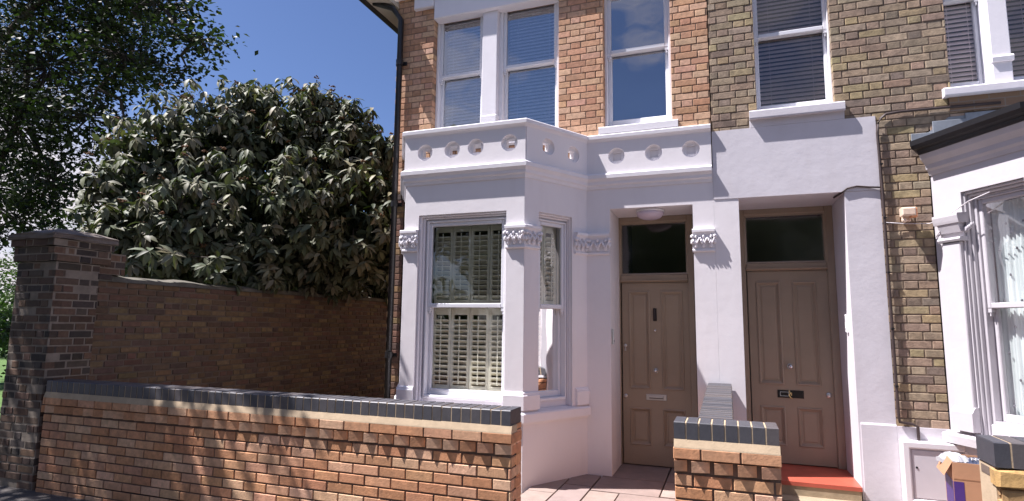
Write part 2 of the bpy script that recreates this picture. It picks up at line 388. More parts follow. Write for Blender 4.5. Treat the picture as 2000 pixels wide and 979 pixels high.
# roof with projecting eaves
bm = bmesh.new()
v = [bm.verts.new(p) for p in ((-4.0, 5.97, 5.72), (5.4, 5.97, 5.72), (5.4, 9.8, 8.6), (-4.0, 9.8, 8.6), (-4.0, 13.8, 5.72), (5.4, 13.8, 5.72))]
for q in ((0, 1, 2, 3), (3, 2, 5, 4), (0, 3, 4), (1, 5, 2), (0, 4, 5, 1)): bm.faces.new([v[i] for i in q])
obj('roof', bm, mat('slate', (.09, .09, .1), .6, .2, 8), HL)
bm = bmesh.new(); fbox(bm, FAC, -3.98, 5.3, .0, .13, 5.60, 5.715); obj('eaves_fascia', bm, trim_m, HL)
# side eaves at the top of the gable: soffit and black gutter
bm = bmesh.new()
v = [bm.verts.new(p) for p in ((-3.83, YF-.02, 5.50), (-3.83, 13.0, 5.50), (-4.13, 13.0, 5.50), (-4.13, YF-.32, 5.50), (-3.83, YF-.32, 5.50))]
w = [bm.verts.new(x.co+Vector((0, 0, .05))) for x in v]
bm.faces.new(v); bm.faces.new(w[::-1])
for i in range(5): bm.faces.new((v[i], v[(i+1) % 5], w[(i+1) % 5], w[i]))
obj('side_soffit', bm, mat('soffit_cream', (.55, .5, .42), .7, .05), HL)
bm = bmesh.new(); tube(bm, [(-4.16, YF-.45, 5.53), (-4.14, 13.0, 5.53)], .055); obj('side_gutter', bm, pipe_m, HL)

# ground floor white walls of the left house (0 = plane of facade)
bm = bmesh.new()
TH = .18
fbox(bm, FAC, -1.40, -1.15, -.62, 0, -.05, 3.10)                       # left of door
fbox(bm, FAC, -1.15, -.305, -TH, 0, 2.735, 3.099)                      # over door
fbox(bm, FAC, -1.15, -.305, -.62, -TH, 2.735, 3.05)                    # soffit of the recess
fbox(bm, FAC, -.305, -.10, -.62, 0, -.05, 3.099)                       # half of the middle pier
# bay front: dado, piers, lintel
def bay_wall(bm, F, Lg, o0, o1, zs=.62, zt=2.63, ztop=3.10, th=.16, e0=0, e1=0):
    fbox(bm, F, e0, Lg-e1, -th, 0, -.05, zs); fbox(bm, F, e0, o0, -th, 0, zs, zt); fbox(bm, F, o1, Lg-e1, -th, 0, zs, zt); fbox(bm, F, e0, Lg-e1, -th, 0, zt, ztop)
BLEN = math.hypot(.45, .75)
bay_wall(bm, BF, 1.34, .165, 1.15)
bay_wall(bm, BR, BLEN, .19, .655, e0=.004, e1=-.01)
bay_wall(bm, BL, BLEN, .22, .685, e0=-.01, e1=.004)
obj('rendered_wall', bm, render_m, HL)
bm = bmesh.new()                                                        # flat lead roof behind the parapet
bm.faces.new([bm.verts.new((x, y, 3.13)) for x, y in (P0, P1, P2, P3)]); obj('bay_roof', bm, lead_m, HL)
bm = bmesh.new()                                                        # bay ceiling and floor
bm.faces.new([bm.verts.new((x, y+.05, 3.0)) for x, y in (P0, P1, P2, P3)]); bm.faces.new([bm.verts.new((x, y+.05, .3)) for x, y in (P0, P1, P2, P3)])
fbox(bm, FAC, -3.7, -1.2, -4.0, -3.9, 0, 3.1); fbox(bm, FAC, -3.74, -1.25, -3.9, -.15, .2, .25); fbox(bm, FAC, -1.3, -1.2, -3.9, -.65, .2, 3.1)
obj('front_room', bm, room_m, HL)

# string course, parapet and its coping round the bay and over the door
PATH = [P0, P1, P2, P3, (-.108, YF)]
bm = bmesh.new(); sweep(bm, PATH, [(-.02, 2.955), (.012, 2.955), (.018, 2.985), (.034, 3.0), (.036, 3.03), (.055, 3.055), (.062, 3.06), (.064, 3.10), (.03, 3.122), (-.02, 3.122)]); obj('string_course', bm, trim_m, HL)
bm = bmesh.new(); sweep(bm, PATH, [(-.10, 3.47), (.026, 3.47), (.036, 3.485), (.052, 3.495), (.058, 3.50), (.06, 3.535), (.045, 3.547), (-.10, 3.552)]); obj('parapet_coping', bm, trim_m, HL)
def pierced(bm, F, u0, u1, z0, z1, d, circles, th, through, ro=.088, ri=.064):
    """slab with round recesses; each holds a pierced (or blind) quatrefoil"""
    us = [u0]; cells = []
    for c, cz in circles:
        us += [c-.115, c+.115]; cells.append((c, cz))
    us.append(u1); seg = 32
    for a, b in zip(us[::2], us[1::2]):
        if b-a > 1e-4:
            fbox(bm, F, a, b, d-th, d, z0, z1)
    for c, cz in cells:
        h = .115; rows = []
        sq = []
        for k in range(seg):
            an = 2*math.pi*k/seg+math.pi/4; x, y = math.cos(an), math.sin(an); m = max(abs(x), abs(y)); zz = y/m
            zz = (z1-cz)*zz if zz > 0 else (cz-z0)*zz
            sq.append(F(c+h*x/m, d, cz+zz))
        def ring(r, dd, foil=0):
            out = []
            for k in range(seg):
                an = 2*math.pi*k/seg+math.pi/4; rr = r*(1-foil*abs(math.cos(2*an))**.7*1.0) if foil else r
                out.append(bm.verts.new(F(c+rr*math.cos(an), dd, cz+rr*math.sin(an))))
            return out
        rows = [[bm.verts.new(p) for p in sq], ring(ro, d), ring(ro*.96, d-.022), ring(ri*1.12, d-.034, .0), ring(ri*1.0, d-.038, .34), ring(ri, d-th if through else d-.06, .34)]
        for a, b in zip(rows, rows[1:]):
            for k in range(seg): bm.faces.new((a[k], a[(k+1) % seg], b[(k+1) % seg], b[k]))
        if through:
            bk = [bm.verts.new(F(c+((p-F.o).dot(F.u)-c), d-th, p.z)) for p in sq]
            for k in range(seg): bm.faces.new((rows[-1][k], rows[-1][(k+1) % seg], bk[(k+1) % seg], bk[k]))
        else: bm.faces.new(rows[-1])
bm = bmesh.new()
Z0, Z1 = 3.11, 3.475
pierced(bm, BF, -.012, 1.352, Z0, Z1, .024, [(.228, 3.30), (.545, 3.305), (.812, 3.305), (1.181, 3.315)], .10, True)
pierced(bm, BR, .0, BLEN-.005, Z0, Z1, .024, [(.293, 3.32), (.655, 3.31)], .10, True)
pierced(bm, BL, .005, BLEN, Z0, Z1, .024, [(.3, 3.3), (.6, 3.3)], .10, True)
pierced(bm, FAC, -1.40, -.108, Z0, Z1, .024, [(-1.068, 3.305), (-.679, 3.305), (-.305, 3.31)], .10, False)
obj('parapet', bm, render_m, HL)

# bay sill, pedestals, pilaster shafts and capitals
bm = bmesh.new(); sweep(bm, [P0, P1, P2, P3, (-1.30, YF)][:4], [(-.18, .565), (.012, .565), (.016, .585), (.045, .59), (.048, .665), (.035, .68), (-.18, .705)]); obj('bay_sill', bm, trim_m, HL)
def corner_path(F0, a, F1=None, b=None):
    if F1 is None: return [F0(a, 0, 0).xy, F0(b, 0, 0).xy]
    c = F1.o.xy
    return [F0(a, 0, 0).xy, c, F1(b, 0, 0).xy]
def pedestal(path, z0=.70, z1=.87, name='pedestal', H=HL):
    bm = bmesh.new(); sweep(bm, path, [(-.01, z0), (.03, z0), (.03, z1-.035), (.022, z1-.03), (.016, z1-.01), (.004, z1), (-.01, z1)]); return obj(name, bm, trim_m, H)
def capital(path, z0=2.245, z1=2.475, H=HL, s=1.):
    bm = bmesh.new()
    sweep(bm, path, [(-.01, z1-.035), (.046, z1-.035), (.052, z1-.03), (.052, z1-.006), (.046, z1), (-.01, z1)])            # abacus
    sweep(bm, path, [(-.01, z0+.03), (.012, z0+.03), (.022, z1-.07), (.042, z1-.035), (-.01, z1-.035)])                     # bell
    sweep(bm, path, [(-.01, z0), (.014, z0), (.026, z0+.008), (.026, z0+.022), (.014, z0+.03), (-.01, z0+.03)])             # astragal
    for a, b in zip(path, path[1:]):
        a, b = Vector(a), Vector(b); l = (b-a).length; Fs = Frame(a.x, a.y, (b-a).x, (b-a).y); n = max(2, int(round(l/.075)))
        for i in range(n):
            uc = (i+.5)*l/n; w = l/n
            for sgn in (-1, 1):                                                                                              # curling leaf lobes, zigzag
                for j in range(4):
                    t = j/3; blob(bm, Fs(uc+sgn*w*(.06+.36*t), .030+.012*math.sin(t*3.1), z0+.075+.055*t), (w*.14, .016+.006*t, .019), 1, .18, F=Fs)
            blob(bm, Fs(uc, .036, z0+.150), (w*.20, .022, .022), 1, .15, F=Fs)
            blob(bm, Fs(uc, .026, z0+.058), (w*.30, .014, .022), 1, .12, F=Fs)
            blob(bm, Fs(uc, .032, z0+.105), (w*.10, .018, .026), 1, .12, F=Fs)
        for uc in (0, l):
            blob(bm, Fs(uc, .036, z0+.155), (.024, .024, .022), 1, .12, F=Fs); blob(bm, Fs(uc, .026, z0+.10), (.018, .020, .03), 1, .12, F=Fs)
    return obj('capital', bm, trim_m, H, smooth=False)
c_right = corner_path(BF, 1.15, BR, .19); c_left = corner_path(BL, BLEN-.19, BF, .165)
inner = [BR(.685, 0, 0).xy, P3, (-1.15, YF)]
pedestal(c_right); pedestal(c_left); pedestal([BR(.70, 0, 0).xy, BR(.875, 0, 0).xy])
capital(c_right); capital(c_left); capital(inner); capital([(-.315, YF), (-.10, YF)])

# ------------------------------------------------------------------ windows
def sash_window(H, F, u0, u1, z0, z1, rail, set_, m_f=gloss_w, m_s=sash_m, gl=glass_up, fw=.03, st=.045, bot=.075, top=.05, horn=True, room=True, name='window'):
    """box frame in the opening, upper sash in front of the lower one"""
    bm = bmesh.new(); d = -set_
    for a, b in ((u0, u0+fw), (u1-fw, u1)): bevelbox(bm, F, a, b, d-.13, d, z0, z1, .004)
    bevelbox(bm, F, u0+fw, u1-fw, d-.13, d, z1-fw, z1, .004); bevelbox(bm, F, u0+fw, u1-fw, d-.13, d+.004, z0, z0+.03, .006)
    win = obj(name, bm, m_f, H)
    a, b = u0+fw, u1-fw
    bm = bmesh.new(); du = d-.018                                     # upper sash
    bevelbox(bm, F, a, a+st, du-.04, du, rail-.022, z1-fw, .006); bevelbox(bm, F, b-st, b, du-.04, du, rail-.022, z1-fw, .006)
    bevelbox(bm, F, a+st, b-st, du-.04, du, z1-fw-top, z1-fw, .006); bevelbox(bm, F, a+st, b-st, du-.04, du+.002, rail-.022, rail+.022, .006)
    if horn:
        for x0, x1 in ((a, a+st), (b-st, b)):
            fbox(bm, F, x0+.002, x1-.002, du-.036, du-.004, rail-.055, rail-.022); fbox(bm, F, x0+.012, x1-.012, du-.034, du-.008, rail-.085, rail-.055)
    obj('sash', bm, m_s, win)
    bm = bmesh.new(); dl = d-.066                                     # lower sash
    bevelbox(bm, F, a, a+st, dl-.04, dl, z0+.03, rail+.02, .006); bevelbox(bm, F, b-st, b, dl-.04, dl, z0+.03, rail+.02, .006)
    bevelbox(bm, F, a+st, b-st, dl-.04, dl, z0+.03, z0+.03+bot, .006); bevelbox(bm, F, a+st, b-st, dl-.04, dl, rail-.018, rail+.018, .006)
    obj('sash', bm, m_s, win)
    for dd, za, zb in ((du-.022, rail+.015, z1-fw-top+.01), (dl-.022, z0+.03+bot-.01, rail-.01)):
        bm = bmesh.new(); q = [bm.verts.new(F(x, dd, z)) for x, z in ((a+st-.01, za), (b-st+.01, za), (b-st+.01, zb), (a+st-.01, zb))]
        bm.faces.new(q); obj('pane', bm, gl, win)
    if room:
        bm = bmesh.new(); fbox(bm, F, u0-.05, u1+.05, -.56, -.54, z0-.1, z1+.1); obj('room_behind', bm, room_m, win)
    return win
def venetian(win, F, u0, u1, z0, z1, d, m, pitch=.04, tilt=28, w=.034, gap=0):
    bm = bmesh.new(); z = z1-.05
    fbox(bm, F, u0, u1, d-.02, d+.02, z1-.045, z1)
    t = R(tilt)
    while z > z0+.02:
        dz, dd = math.sin(t)*w/2, math.cos(t)*w/2; sag = rnd.uniform(-.001, .001)
        p = [F(u0, d+dd, z-dz), F(u1, d+dd, z-dz+sag), F(u1, d-dd, z+dz+sag), F(u0, d-dd, z+dz)]
        v = [bm.verts.new(x) for x in p]+[bm.verts.new(x+Vector((0, 0, .003))) for x in p]
        for q in ((0, 1, 2, 3), (4, 7, 6, 5), (0, 4, 5, 1), (2, 6, 7, 3)): bm.faces.new([v[i] for i in q])
        z -= pitch
    for k in (.18, .82):
        u = u0+(u1-u0)*k; fbox(bm, F, u-.0015, u+.0015, d+.02, d+.022, z0, z1-.04)
    obj('venetian_blind', bm, m, win)
def shutters(win, F, u0, u1, z0, z1, d, n=4, tiers=((0, .5), (.5, 1)), pitch=.052, tilt=30, m=None):
    m = m or shut_m; g = .004; pw = (u1-u0)/n
    for a, b in tiers:
        za, zb = z0+(z1-z0)*a+g, z0+(z1-z0)*b-g
        for k in range(n):
            bm = bmesh.new(); x0, x1 = u0+k*pw+g/2, u0+(k+1)*pw-g/2; st = .028
            bevelbox(bm, F, x0, x0+st, d-.028, d, za, zb, .003); bevelbox(bm, F, x1-st, x1, d-.028, d, za, zb, .003)
            bevelbox(bm, F, x0+st, x1-st, d-.028, d, za, za+.075, .003); bevelbox(bm, F, x0+st, x1-st, d-.028, d, zb-.075, zb, .003)
            z = za+.075+pitch*.5; t = R(tilt); w = .06
            while z < zb-.075-pitch*.3:
                dz, dd = math.sin(t)*w/2, math.cos(t)*w/2
                c = [F(x0+st, d-.014+dd, z+dz), F(x1-st, d-.014+dd, z+dz), F(x1-st, d-.014-dd, z-dz), F(x0+st, d-.014-dd, z-dz)]
                v = [bm.verts.new(x+Vector((0, 0, -.005))) for x in c]+[bm.verts.new(x+Vector((0, 0, .005))) for x in c]
                for q in ((0, 3, 2, 1), (4, 5, 6, 7), (0, 1, 5, 4), (1, 2, 6, 5), (2, 3, 7, 6), (3, 0, 4, 7)): bm.faces.new([v[i] for i in q])
                z += pitch
            um = (x0+x1)/2; fbox(bm, F, um-.005, um+.005, d+.018, d+.026, za+.09, zb-.09)
            obj('shutter', bm, m, win)
# moulded reveals round the two visible bay windows
def architrave(bm, F, o0, o1, zs, zt, i0, i1, zi):
    """stepped mouldings between stone opening and sash box"""
    for k, (t, d0, d1) in enumerate(((0, -.02, -.16), (.35, -.05, -.16), (.7, -.085, -.16))):
        a0 = o0+(i0-o0)*t; a1 = o1-(o1-i1)*t; at = zt-(zt-zi)*t
        b0 = o0+(i0-o0)*(t+.35 if t < .7 else 1); b1 = o1-(o1-i1)*(t+.35 if t < .7 else 1); bt = zt-(zt-zi)*(t+.35 if t < .7 else 1)
        bevelbox(bm, F, a0, b0, d1, d0, zs, at, .006); bevelbox(bm, F, b1, a1, d1, d0, zs, at, .006); bevelbox(bm, F, b0, b1, d1, d0, bt, at, .006)
bm = bmesh.new(); architrave(bm, BF, .165, 1.15, .70, 2.63, .235, 1.115, 2.575); bevelbox(bm, BF, .17, 1.145, -.24, -.075, .69, .76, .006); obj('bay_window_surround', bm, trim_m, HL)
bm = bmesh.new(); architrave(bm, BR, .19, .655, .70, 2.63, .235, .63, 2.575); bevelbox(bm, BR, .195, .65, -.24, -.075, .69, .76, .006); obj('bay_window_surround', bm, trim_m, HL)
bm = bmesh.new(); architrave(bm, BL, .22, .685, .70, 2.63, .26, .64, 2.575); bevelbox(bm, BL, .225, .68, -.24, -.075, .69, .76, .006); obj('bay_window_surround', bm, trim_m, HL)
w = sash_window(HL, BF, .235, 1.125, .755, 2.575, 1.69, .06, gl=glass_dn, fw=.018, st=.036, bot=.06, top=.04, room=False)
shutters(w, BF, .26, 1.11, .80, 2.55, -.20)
w = sash_window(HL, BR, .235, .63, .755, 2.575, 1.69, .06, gl=glass_dn, fw=.016, st=.036, bot=.06, top=.04, room=False)
shutters(w, BR, .25, .62, .80, 2.55, -.20, n=2)
w = sash_window(HL, BL, .26, .64, .755, 2.575, 1.69, .06, gl=glass_dn, fw=.016, st=.036, bot=.06, top=.04, room=False)
shutters(w, BL, .27, .63, .80, 2.55, -.20, n=2)
# upper pair over the bay: lintel, mullion, two sash windows with blinds
bm = bmesh.new()
bevelbox(bm, FAC, -3.30, -1.73, -.10, .05, 5.24, 5.55, .01); bevelbox(bm, FAC, -3.58, -3.302, -.09, .06, 5.41, 5.60, .01)
obj('window_lintel', bm, trim_m, HL)
bm = bmesh.new(); bevelbox(bm, FAC, -2.665, -2.475, -.14, -.01, 3.56, 5.24, .006); bevelbox(bm, FAC, -2.675, -2.465, -.14, .004, 3.56, 3.94, .01); obj('window_mullion', bm, trim_m, HL)
for a, b in ((-3.315, -2.665), (-2.475, -1.715)):
    w = sash_window(HL, FAC, a, b, 3.60, 5.35, 4.545, .085, fw=.035 if a < -3 else .045, st=.04)
    venetian(w, FAC, a+.08, b-.06, 3.7, 5.33, -.235, blind_b, pitch=.042, tilt=52, w=.046)
bm = bmesh.new(); sweep(bm, [(-3.34, YF), (-1.69, YF)], [(-.1, 3.548), (.085, 3.548), (.085, 3.60), (-.1, 3.62)]); obj('window_sill', bm, trim_m, HL)
# narrow window over the front door
w = sash_window(HL, FAC, -1.205, -.485, 3.64, 5.24, 4.53, .075, fw=.028, st=.042, bot=.085)
bm = bmesh.new(); fbox(bm, FAC, -1.15, -.54, -.24, -.235, 3.70, 5.2); obj('roller_blind', bm, roller, w)
bm = bmesh.new(); sweep(bm, [(-1.255, YF), (-.425, YF)], [(-.08, 3.556), (.045, 3.556), (.045, 3.625), (.035, 3.635), (-.08, 3.655)]); obj('window_sill', bm, trim_m, HL)
bm = bmesh.new(); bevelbox(bm, FAC, -1.26, -.43, -.1, .05, 5.24, 5.5, .01); obj('window_lintel', bm, trim_m, HL)

# ------------------------------------------------------------------ doors
def panel_door(H, F, u0, u1, z0, z1, d, cols, rows, name='front_door'):
    """cols: (a,b) u-ranges of panels, rows: (z,z) ranges, real recessed panels with bolection mouldings"""
    bm = bmesh.new(); fbox(bm, F, u0, u1, d-.045, d-.016, z0, z1)
    us = [u0]+[x for c in cols for x in c]+[u1]
    for a, b in zip(us[::2], us[1::2]): fbox(bm, F, a, b, d-.0155, d, z0, z1)
    zs = [z0]+[x for r in rows for x in r]+[z1]
    for a, b in cols:
        for p, q in zip(zs[::2], zs[1::2]): fbox(bm, F, a+.0002, b-.0002, d-.0155, d-.0003, p, q)
        for p, q in rows:
            ringframe(bm, F, a-.008, b+.008, p-.008, q+.008, [(0, d-.001), (.003, d+.010), (.010, d+.013), (.018, d+.008), (.024, d-.004), (.030, d-.006), (.036, d-.0155)])
            i = .052; ringframe(bm, F, a+i-.012, b-i+.012, p+i-.012, q-i+.012, [(0, d-.0158), (.006, d-.012), (.010, d-.011)])
            fbox(bm, F, a+i-.002, b-i+.002, d-.0157, d-.0105, p+i-.002, q-i+.002)
    return obj(name, bm, door_m, H)
def door_frame(H, F, u0, u1, z0, z1, t0, t1, d, fw=.065):
    bm = bmesh.new()
    for a, b in ((u0, u0+fw), (u1-fw, u1)): bevelbox(bm, F, a, b, d-.09, d, z0, z1, .006)
    for a, b in ((u0+fw-.016, u0+fw+.0), (u1-fw, u1-fw+.016)): pass
    bevelbox(bm, F, u0+fw, u1-fw, d-.09, d, z1-.062, z1, .006)
    bevelbox(bm, F, u0+fw, u1-fw, d-.09, d-.004, t0, t1, .01)
    bevelbox(bm, F, u0+fw, u1-fw, d-.09, d+.012, t0+.012, t0+.03, .004)
    ringframe(bm, F, u0+fw, u1-fw, t1, z1-.062, [(0, d-.012), (.014, d-.016), (.02, d-.035), (.02, d-.06)])
    o = obj('door_frame', bm, door_m, H)
    bm = bmesh.new(); bm.faces.new([bm.verts.new(F(x, d-.045, z)) for x, z in ((u0+fw+.01, t1+.005), (u1-fw-.01, t1+.005), (u1-fw-.01, z1-.07), (u0+fw+.01, z1-.07))]); obj('fanlight', bm, glass_fan, o)
    bm = bmesh.new(); fbox(bm, F, u0-.1, u1+.3, d-1.4, d-1.35, 0, 2.9); obj('hall_behind', bm, hall_m, o)
    return o
D1 = -(6.665-YF)
door_frame(HL, FAC, -1.205, -.335, 0, 2.735, 1.99, 2.075, D1)
dr = panel_door(HL, FAC, -1.128, -.392, .012, 1.985, D1-.035, ((-1.045, -.83), (-.69, -.47)), ((.225, .605), (.825, 1.885)))
df = D1-.035
bm = bmesh.new(); disc(bm, FAC, -.765, 1.02, df, df+.02, .026, 24, .0); disc(bm, FAC, -.765, 1.02, df+.02, df+.035, .022, 20, .02); obj('door_knob', bm, chrome, dr, True)
bm = bmesh.new(); bevelbox(bm, FAC, -.875, -.655, df, df+.010, .70, .765, .004); bevelbox(bm, FAC, -.845, -.685, df+.0102, df+.018, .717, .750, .004); obj('letterbox', bm, steel, dr)
bm = bmesh.new(); fbox(bm, FAC, -.84, -.69, df+.0185, df+.0195, .722, .729); obj('letterbox_slot', bm, black_m, dr)
bm = bmesh.new(); disc(bm, FAC, -1.095, 1.285, df, df+.012, .019, 20, .008); bevelbox(bm, FAC, -1.103, -1.087, df, df+.02, 1.225, 1.265, .003); obj('lock', bm, steel, dr)
bm = bmesh.new(); disc(bm, FAC, -1.098, .735, df, df+.010, .022, 20, .008); obj('lock', bm, steel, dr)
bm = bmesh.new(); bevelbox(bm, FAC, -.785, -.745, df, df+.008, 1.56, 1.70, .003); tube(bm, [FAC(-.768, df+.02, 1.70), FAC(-.766, df+.03, 1.64), FAC(-.765, df+.03, 1.58)], [.006, .010, .014], 10); obj('door_knocker', bm, mat('dark_bronze', (.05, .04, .04), .4, 0, metal=.6), dr)
bm = bmesh.new(); disc(bm, FAC, -.765, 1.455, df, df+.006, .010, 16, .002); obj('spyhole', bm, chrome, dr)
# right-hand door
bm = bmesh.new()
def splay(x0f, x1f, x0b, x1b, yf, yb, z0, z1):
    v = [bm.verts.new(p) for z in (z0, z1) for p in ((x0f, yf, z), (x1f, yf, z), (x1b, yb, z), (x0b, yb, z))]
    for q in ((0, 3, 2, 1), (4, 5, 6, 7), (0, 1, 5, 4), (1, 2, 6, 5), (2, 3, 7, 6), (3, 0, 4, 7)): bm.faces.new([v[i] for i in q])
splay(-.099, .132, -.099, .125, YF, YF+.78, -.05, 2.7715)
obj('door_pier', bm, render_m, HR); bm = bmesh.new()
splay(1.058, 1.348, 1.048, 1.348, YF, YF+.78, -.05, 2.77)
fbox(bm, FAC, -.099, 1.348, -.10, .006, 2.772, 3.475)
fbox(bm, FAC, .0, 1.2, -.78, -.1002, 2.772, 2.9)
bevelbox(bm, FAC, .262, 1.098, -.09, .0055, 3.4755, 3.56, .004)
fbox(bm, FAC, 1.349, 1.742, -.10, .012, -.05, .66)
obj('rendered_wall', bm, render_r, HR)
bm = bmesh.new(); sweep(bm, [(1.075, YF), (1.348, YF)], [(-.02, -.05), (.012, -.05), (.012, .66), (.003, .675), (-.02, .675)]); obj('plinth', bm, render_r, HR)
D2 = -(6.775-YF)
door_frame(HR, FAC, .118, 1.052, .12, 2.775, 2.105, 2.185, D2, fw=.075)
dr = panel_door(HR, FAC, .205, .978, .13, 2.10, D2-.035, ((.295, .515), (.645, .86)), ((.31, .685), (.925, 1.98)))
df = D2-.035
bm = bmesh.new(); disc(bm, FAC, .585, 1.105, df, df+.02, .028, 24, 0); disc(bm, FAC, .588, 1.105, df+.02, df+.045, .024, 20, .02); obj('door_knob', bm, chrome, dr, True)
bm = bmesh.new(); bevelbox(bm, FAC, .455, .70, df, df+.010, .785, .862, .004); obj('letterbox', bm, mat('black_iron', (.02, .018, .018), .3, .1, metal=.3), dr)
bm = bmesh.new(); ringframe(bm, FAC, .475, .56, .80, .848, [(0, df+.0105), (.002, df+.016), (.006, df+.016), (.008, df+.011)]); obj('letter_flap_rim', bm, chrome, dr)
bm = bmesh.new(); tube(bm, [FAC(.563, df+.016, .858), FAC(.572, df+.03, .835), FAC(.56, df+.034, .815), FAC(.575, df+.03, .79), FAC(.59, df+.02, .782)], .006, 8); tube(bm, [FAC(.56, df+.02, .84), FAC(.585, df+.02, .838), FAC(.583, df+.02, .81)], .005, 8); obj('knocker_ring', bm, brass, dr)
bm = bmesh.new(); disc(bm, FAC, .93, .83, df, df+.012, .026, 20, .008); obj('lock', bm, steel, dr)
# door step of the right-hand house
bm = bmesh.new(); v = fbox(bm, FAC, .05, 1.052, -.70, .035, .085, .12); obj('door_step', bm, tile_m, HR)
bm = bmesh.new(); fbox(bm, FAC, .05, 1.045, -.69, .028, -.04, .0845); fbox(bm, FAC, .05, 1.10, .0285, .22, -.04, .0); obj('step_riser', bm, stone_m, HR)

# right-hand house: upper windows
w = sash_window(HR, FAC, .325, 1.03, 3.64, 5.40, 4.465, .075, fw=.022, st=.034, bot=.07, gl=glass_mat('dim_window_glass', .05, (.85, .87, .9)))
venetian(w, FAC, .375, .985, 3.7, 5.38, -.19, blind_w, pitch=.044, tilt=52, w=.047)
bm = bmesh.new(); sweep(bm, [(.262, YF), (1.10, YF)], [(-.08, 3.5605), (.055, 3.548), (.058, 3.56), (.058, 3.625), (.048, 3.637), (-.08, 3.655)]); obj('window_sill', bm, render_r, HR)
bm = bmesh.new(); bevelbox(bm, FAC, .28, 1.08, -.1, .02, 5.40, 5.58, .01); obj('window_lintel', bm, render_r, HR)
g2 = bpy.data.materials['dim_window_glass']
for a, b in ((1.93, 2.275), (2.42, 3.2)):
    w = sash_window(HR, FAC, a, b, 3.67, 5.45, 4.56 if a < 2 else 4.56, .075, fw=.022, st=.034, bot=.06, gl=g2)
    venetian(w, FAC, a+.05, b-.05, 3.72, 5.4, -.19, blind_w, pitch=.044, tilt=52, w=.047)
bm = bmesh.new(); bevelbox(bm, FAC, 2.275, 2.42, -.12, .0, 3.67, 5.4, .006); sweep(bm, [(2.272, YF), (2.43, YF)], [(-.06, 3.86), (.02, 3.86), (.025, 3.90), (.01, 3.92), (-.06, 3.92)]); obj('window_mullion', bm, trim_m, HR)
bm = bmesh.new(); sweep(bm, [(1.885, YF), (3.7, YF)], [(-.08, 3.575), (.07, 3.575), (.075, 3.585), (.075, 3.64), (.06, 3.655), (-.08, 3.675)]); obj('window_sill', bm, render_r, HR)
bm = bmesh.new(); sweep(bm, [(1.93, YF), (3.6, YF)], [(-.02, 3.44), (.018, 3.44), (.018, 3.574), (-.02, 3.574)]); obj('sill_brick_band', bm, gable_m, HR)

# right-hand house: its own splayed bay, white paint coloured darker to offset the strong sun on it
render_n = mat('dimmed_white_masonry_paint', (.52, .495, .52), .75, .05, 2.2, .003, 9, stain=(.4, .37, .36), stain_amt=.2, stain_scale=2.5, streak=.14)
trim_n = mat('dimmed_white_trim_paint', (.50, .475, .50), .65, .05, 5, .0015, 30)
NL = .866; Q0 = (1.745, YF); Q1 = (1.745+.5*NL, YF-.866*NL); Q2 = (Q1[0]+1.45, Q1[1]); Q3 = (Q2[0]+.43, YF)
NF = Frame(Q1[0], Q1[1], 1, 0); NR = Frame(Q2[0], Q2[1], Q3[0]-Q2[0], Q3[1]-Q2[1])
bm = bmesh.new()
bay_wall(bm, NB, NL, .275, .80, zs=.55, zt=2.66, ztop=3.0, e0=.003, e1=.004); bay_wall(bm, NF, 1.45, .15, 1.30, zs=.55, zt=2.66, ztop=3.0); bay_wall(bm, NR, .86, .2, .6, zs=.55, zt=2.66, ztop=3.0, e0=.004)
obj('rendered_wall', bm, render_n, HR)
bm = bmesh.new(); bevelbox(bm, NB, .095, .262, 0, .035, .86, 2.24, .006); obj('pilaster', bm, render_n, HR)
NP = [Q0, Q1, Q2, Q3]
bm = bmesh.new(); sweep(bm, NP, [(-.18, .50), (.015, .50), (.015, .555), (.085, .565), (.09, .632), (.075, .645), (-.18, .68)]); obj('bay_sill', bm, trim_n, HR)
bm = bmesh.new(); sweep(bm, NP, [(-.02, 2.87), (.01, 2.87), (.022, 2.905), (.04, 2.925), (.045, 2.965), (.085, 3.01), (.10, 3.055), (-.02, 3.055)]); obj('eaves_cornice', bm, trim_n, HR)
bm = bmesh.new(); sweep(bm, NP, [(-.02, 3.057), (.11, 3.057), (.118, 3.075), (.12, 3.09), (.165, 3.10), (.185, 3.13), (.19, 3.175), (.18, 3.178), (.172, 3.14), (.15, 3.12), (-.02, 3.12)]); obj('gutter', bm, pipe_m, HR)
bm = bmesh.new(); A = [Vector((p[0], p[1])) for p in NP]
out = []
for (x, y), (ox, oy) in zip(NP, ((-.13, -.0), (-.10, -.15), (.10, -.15), (.13, 0))): out.append((x+ox, y+oy))
v0 = [bm.verts.new((x, y, 3.165)) for x, y in out]; v1 = [bm.verts.new((x, YF-.005, 3.40)) for x in (1.92, 2.25, 3.5, 3.9)]
for i in range(3): bm.faces.new((v0[i], v0[i+1], v1[i+1], v1[i]))
bm.faces.new([v0[0], v1[0], bm.verts.new((1.70, YF-.005, 3.17))])
bevelbox(bm, FAC, 1.62, 1.80, -.02, .014, 3.14, 3.27, .003); bevelbox(bm, FAC, 1.79, 2.05, -.02, .016, 3.20, 3.37, .003); bevelbox(bm, FAC, 2.04, 2.4, -.02, .018, 3.30, 3.42, .003)
obj('lead_roof', bm, lead_m, HR)
bm = bmesh.new(); sweep(bm, [NB(.085, .03, 0).xy, NB(.275, .03, 0).xy], [(-.04, .68), (.04, .68), (.04, .83), (.03, .835), (.02, .855), (.0, .875), (-.04, .875)]); obj('pedestal', bm, trim_n, HR)
bm = bmesh.new()
sweep(bm, [NB(.05, .0, 0).xy, NB(.29, .0, 0).xy], [(-.03, 2.40), (.06, 2.40), (.065, 2.42), (.072, 2.46), (.07, 2.48), (-.03, 2.49)])
sweep(bm, [NB(.08, .0, 0).xy, NB(.275, .0, 0).xy], [(-.03, 2.325), (.03, 2.325), (.055, 2.40), (-.03, 2.40)])
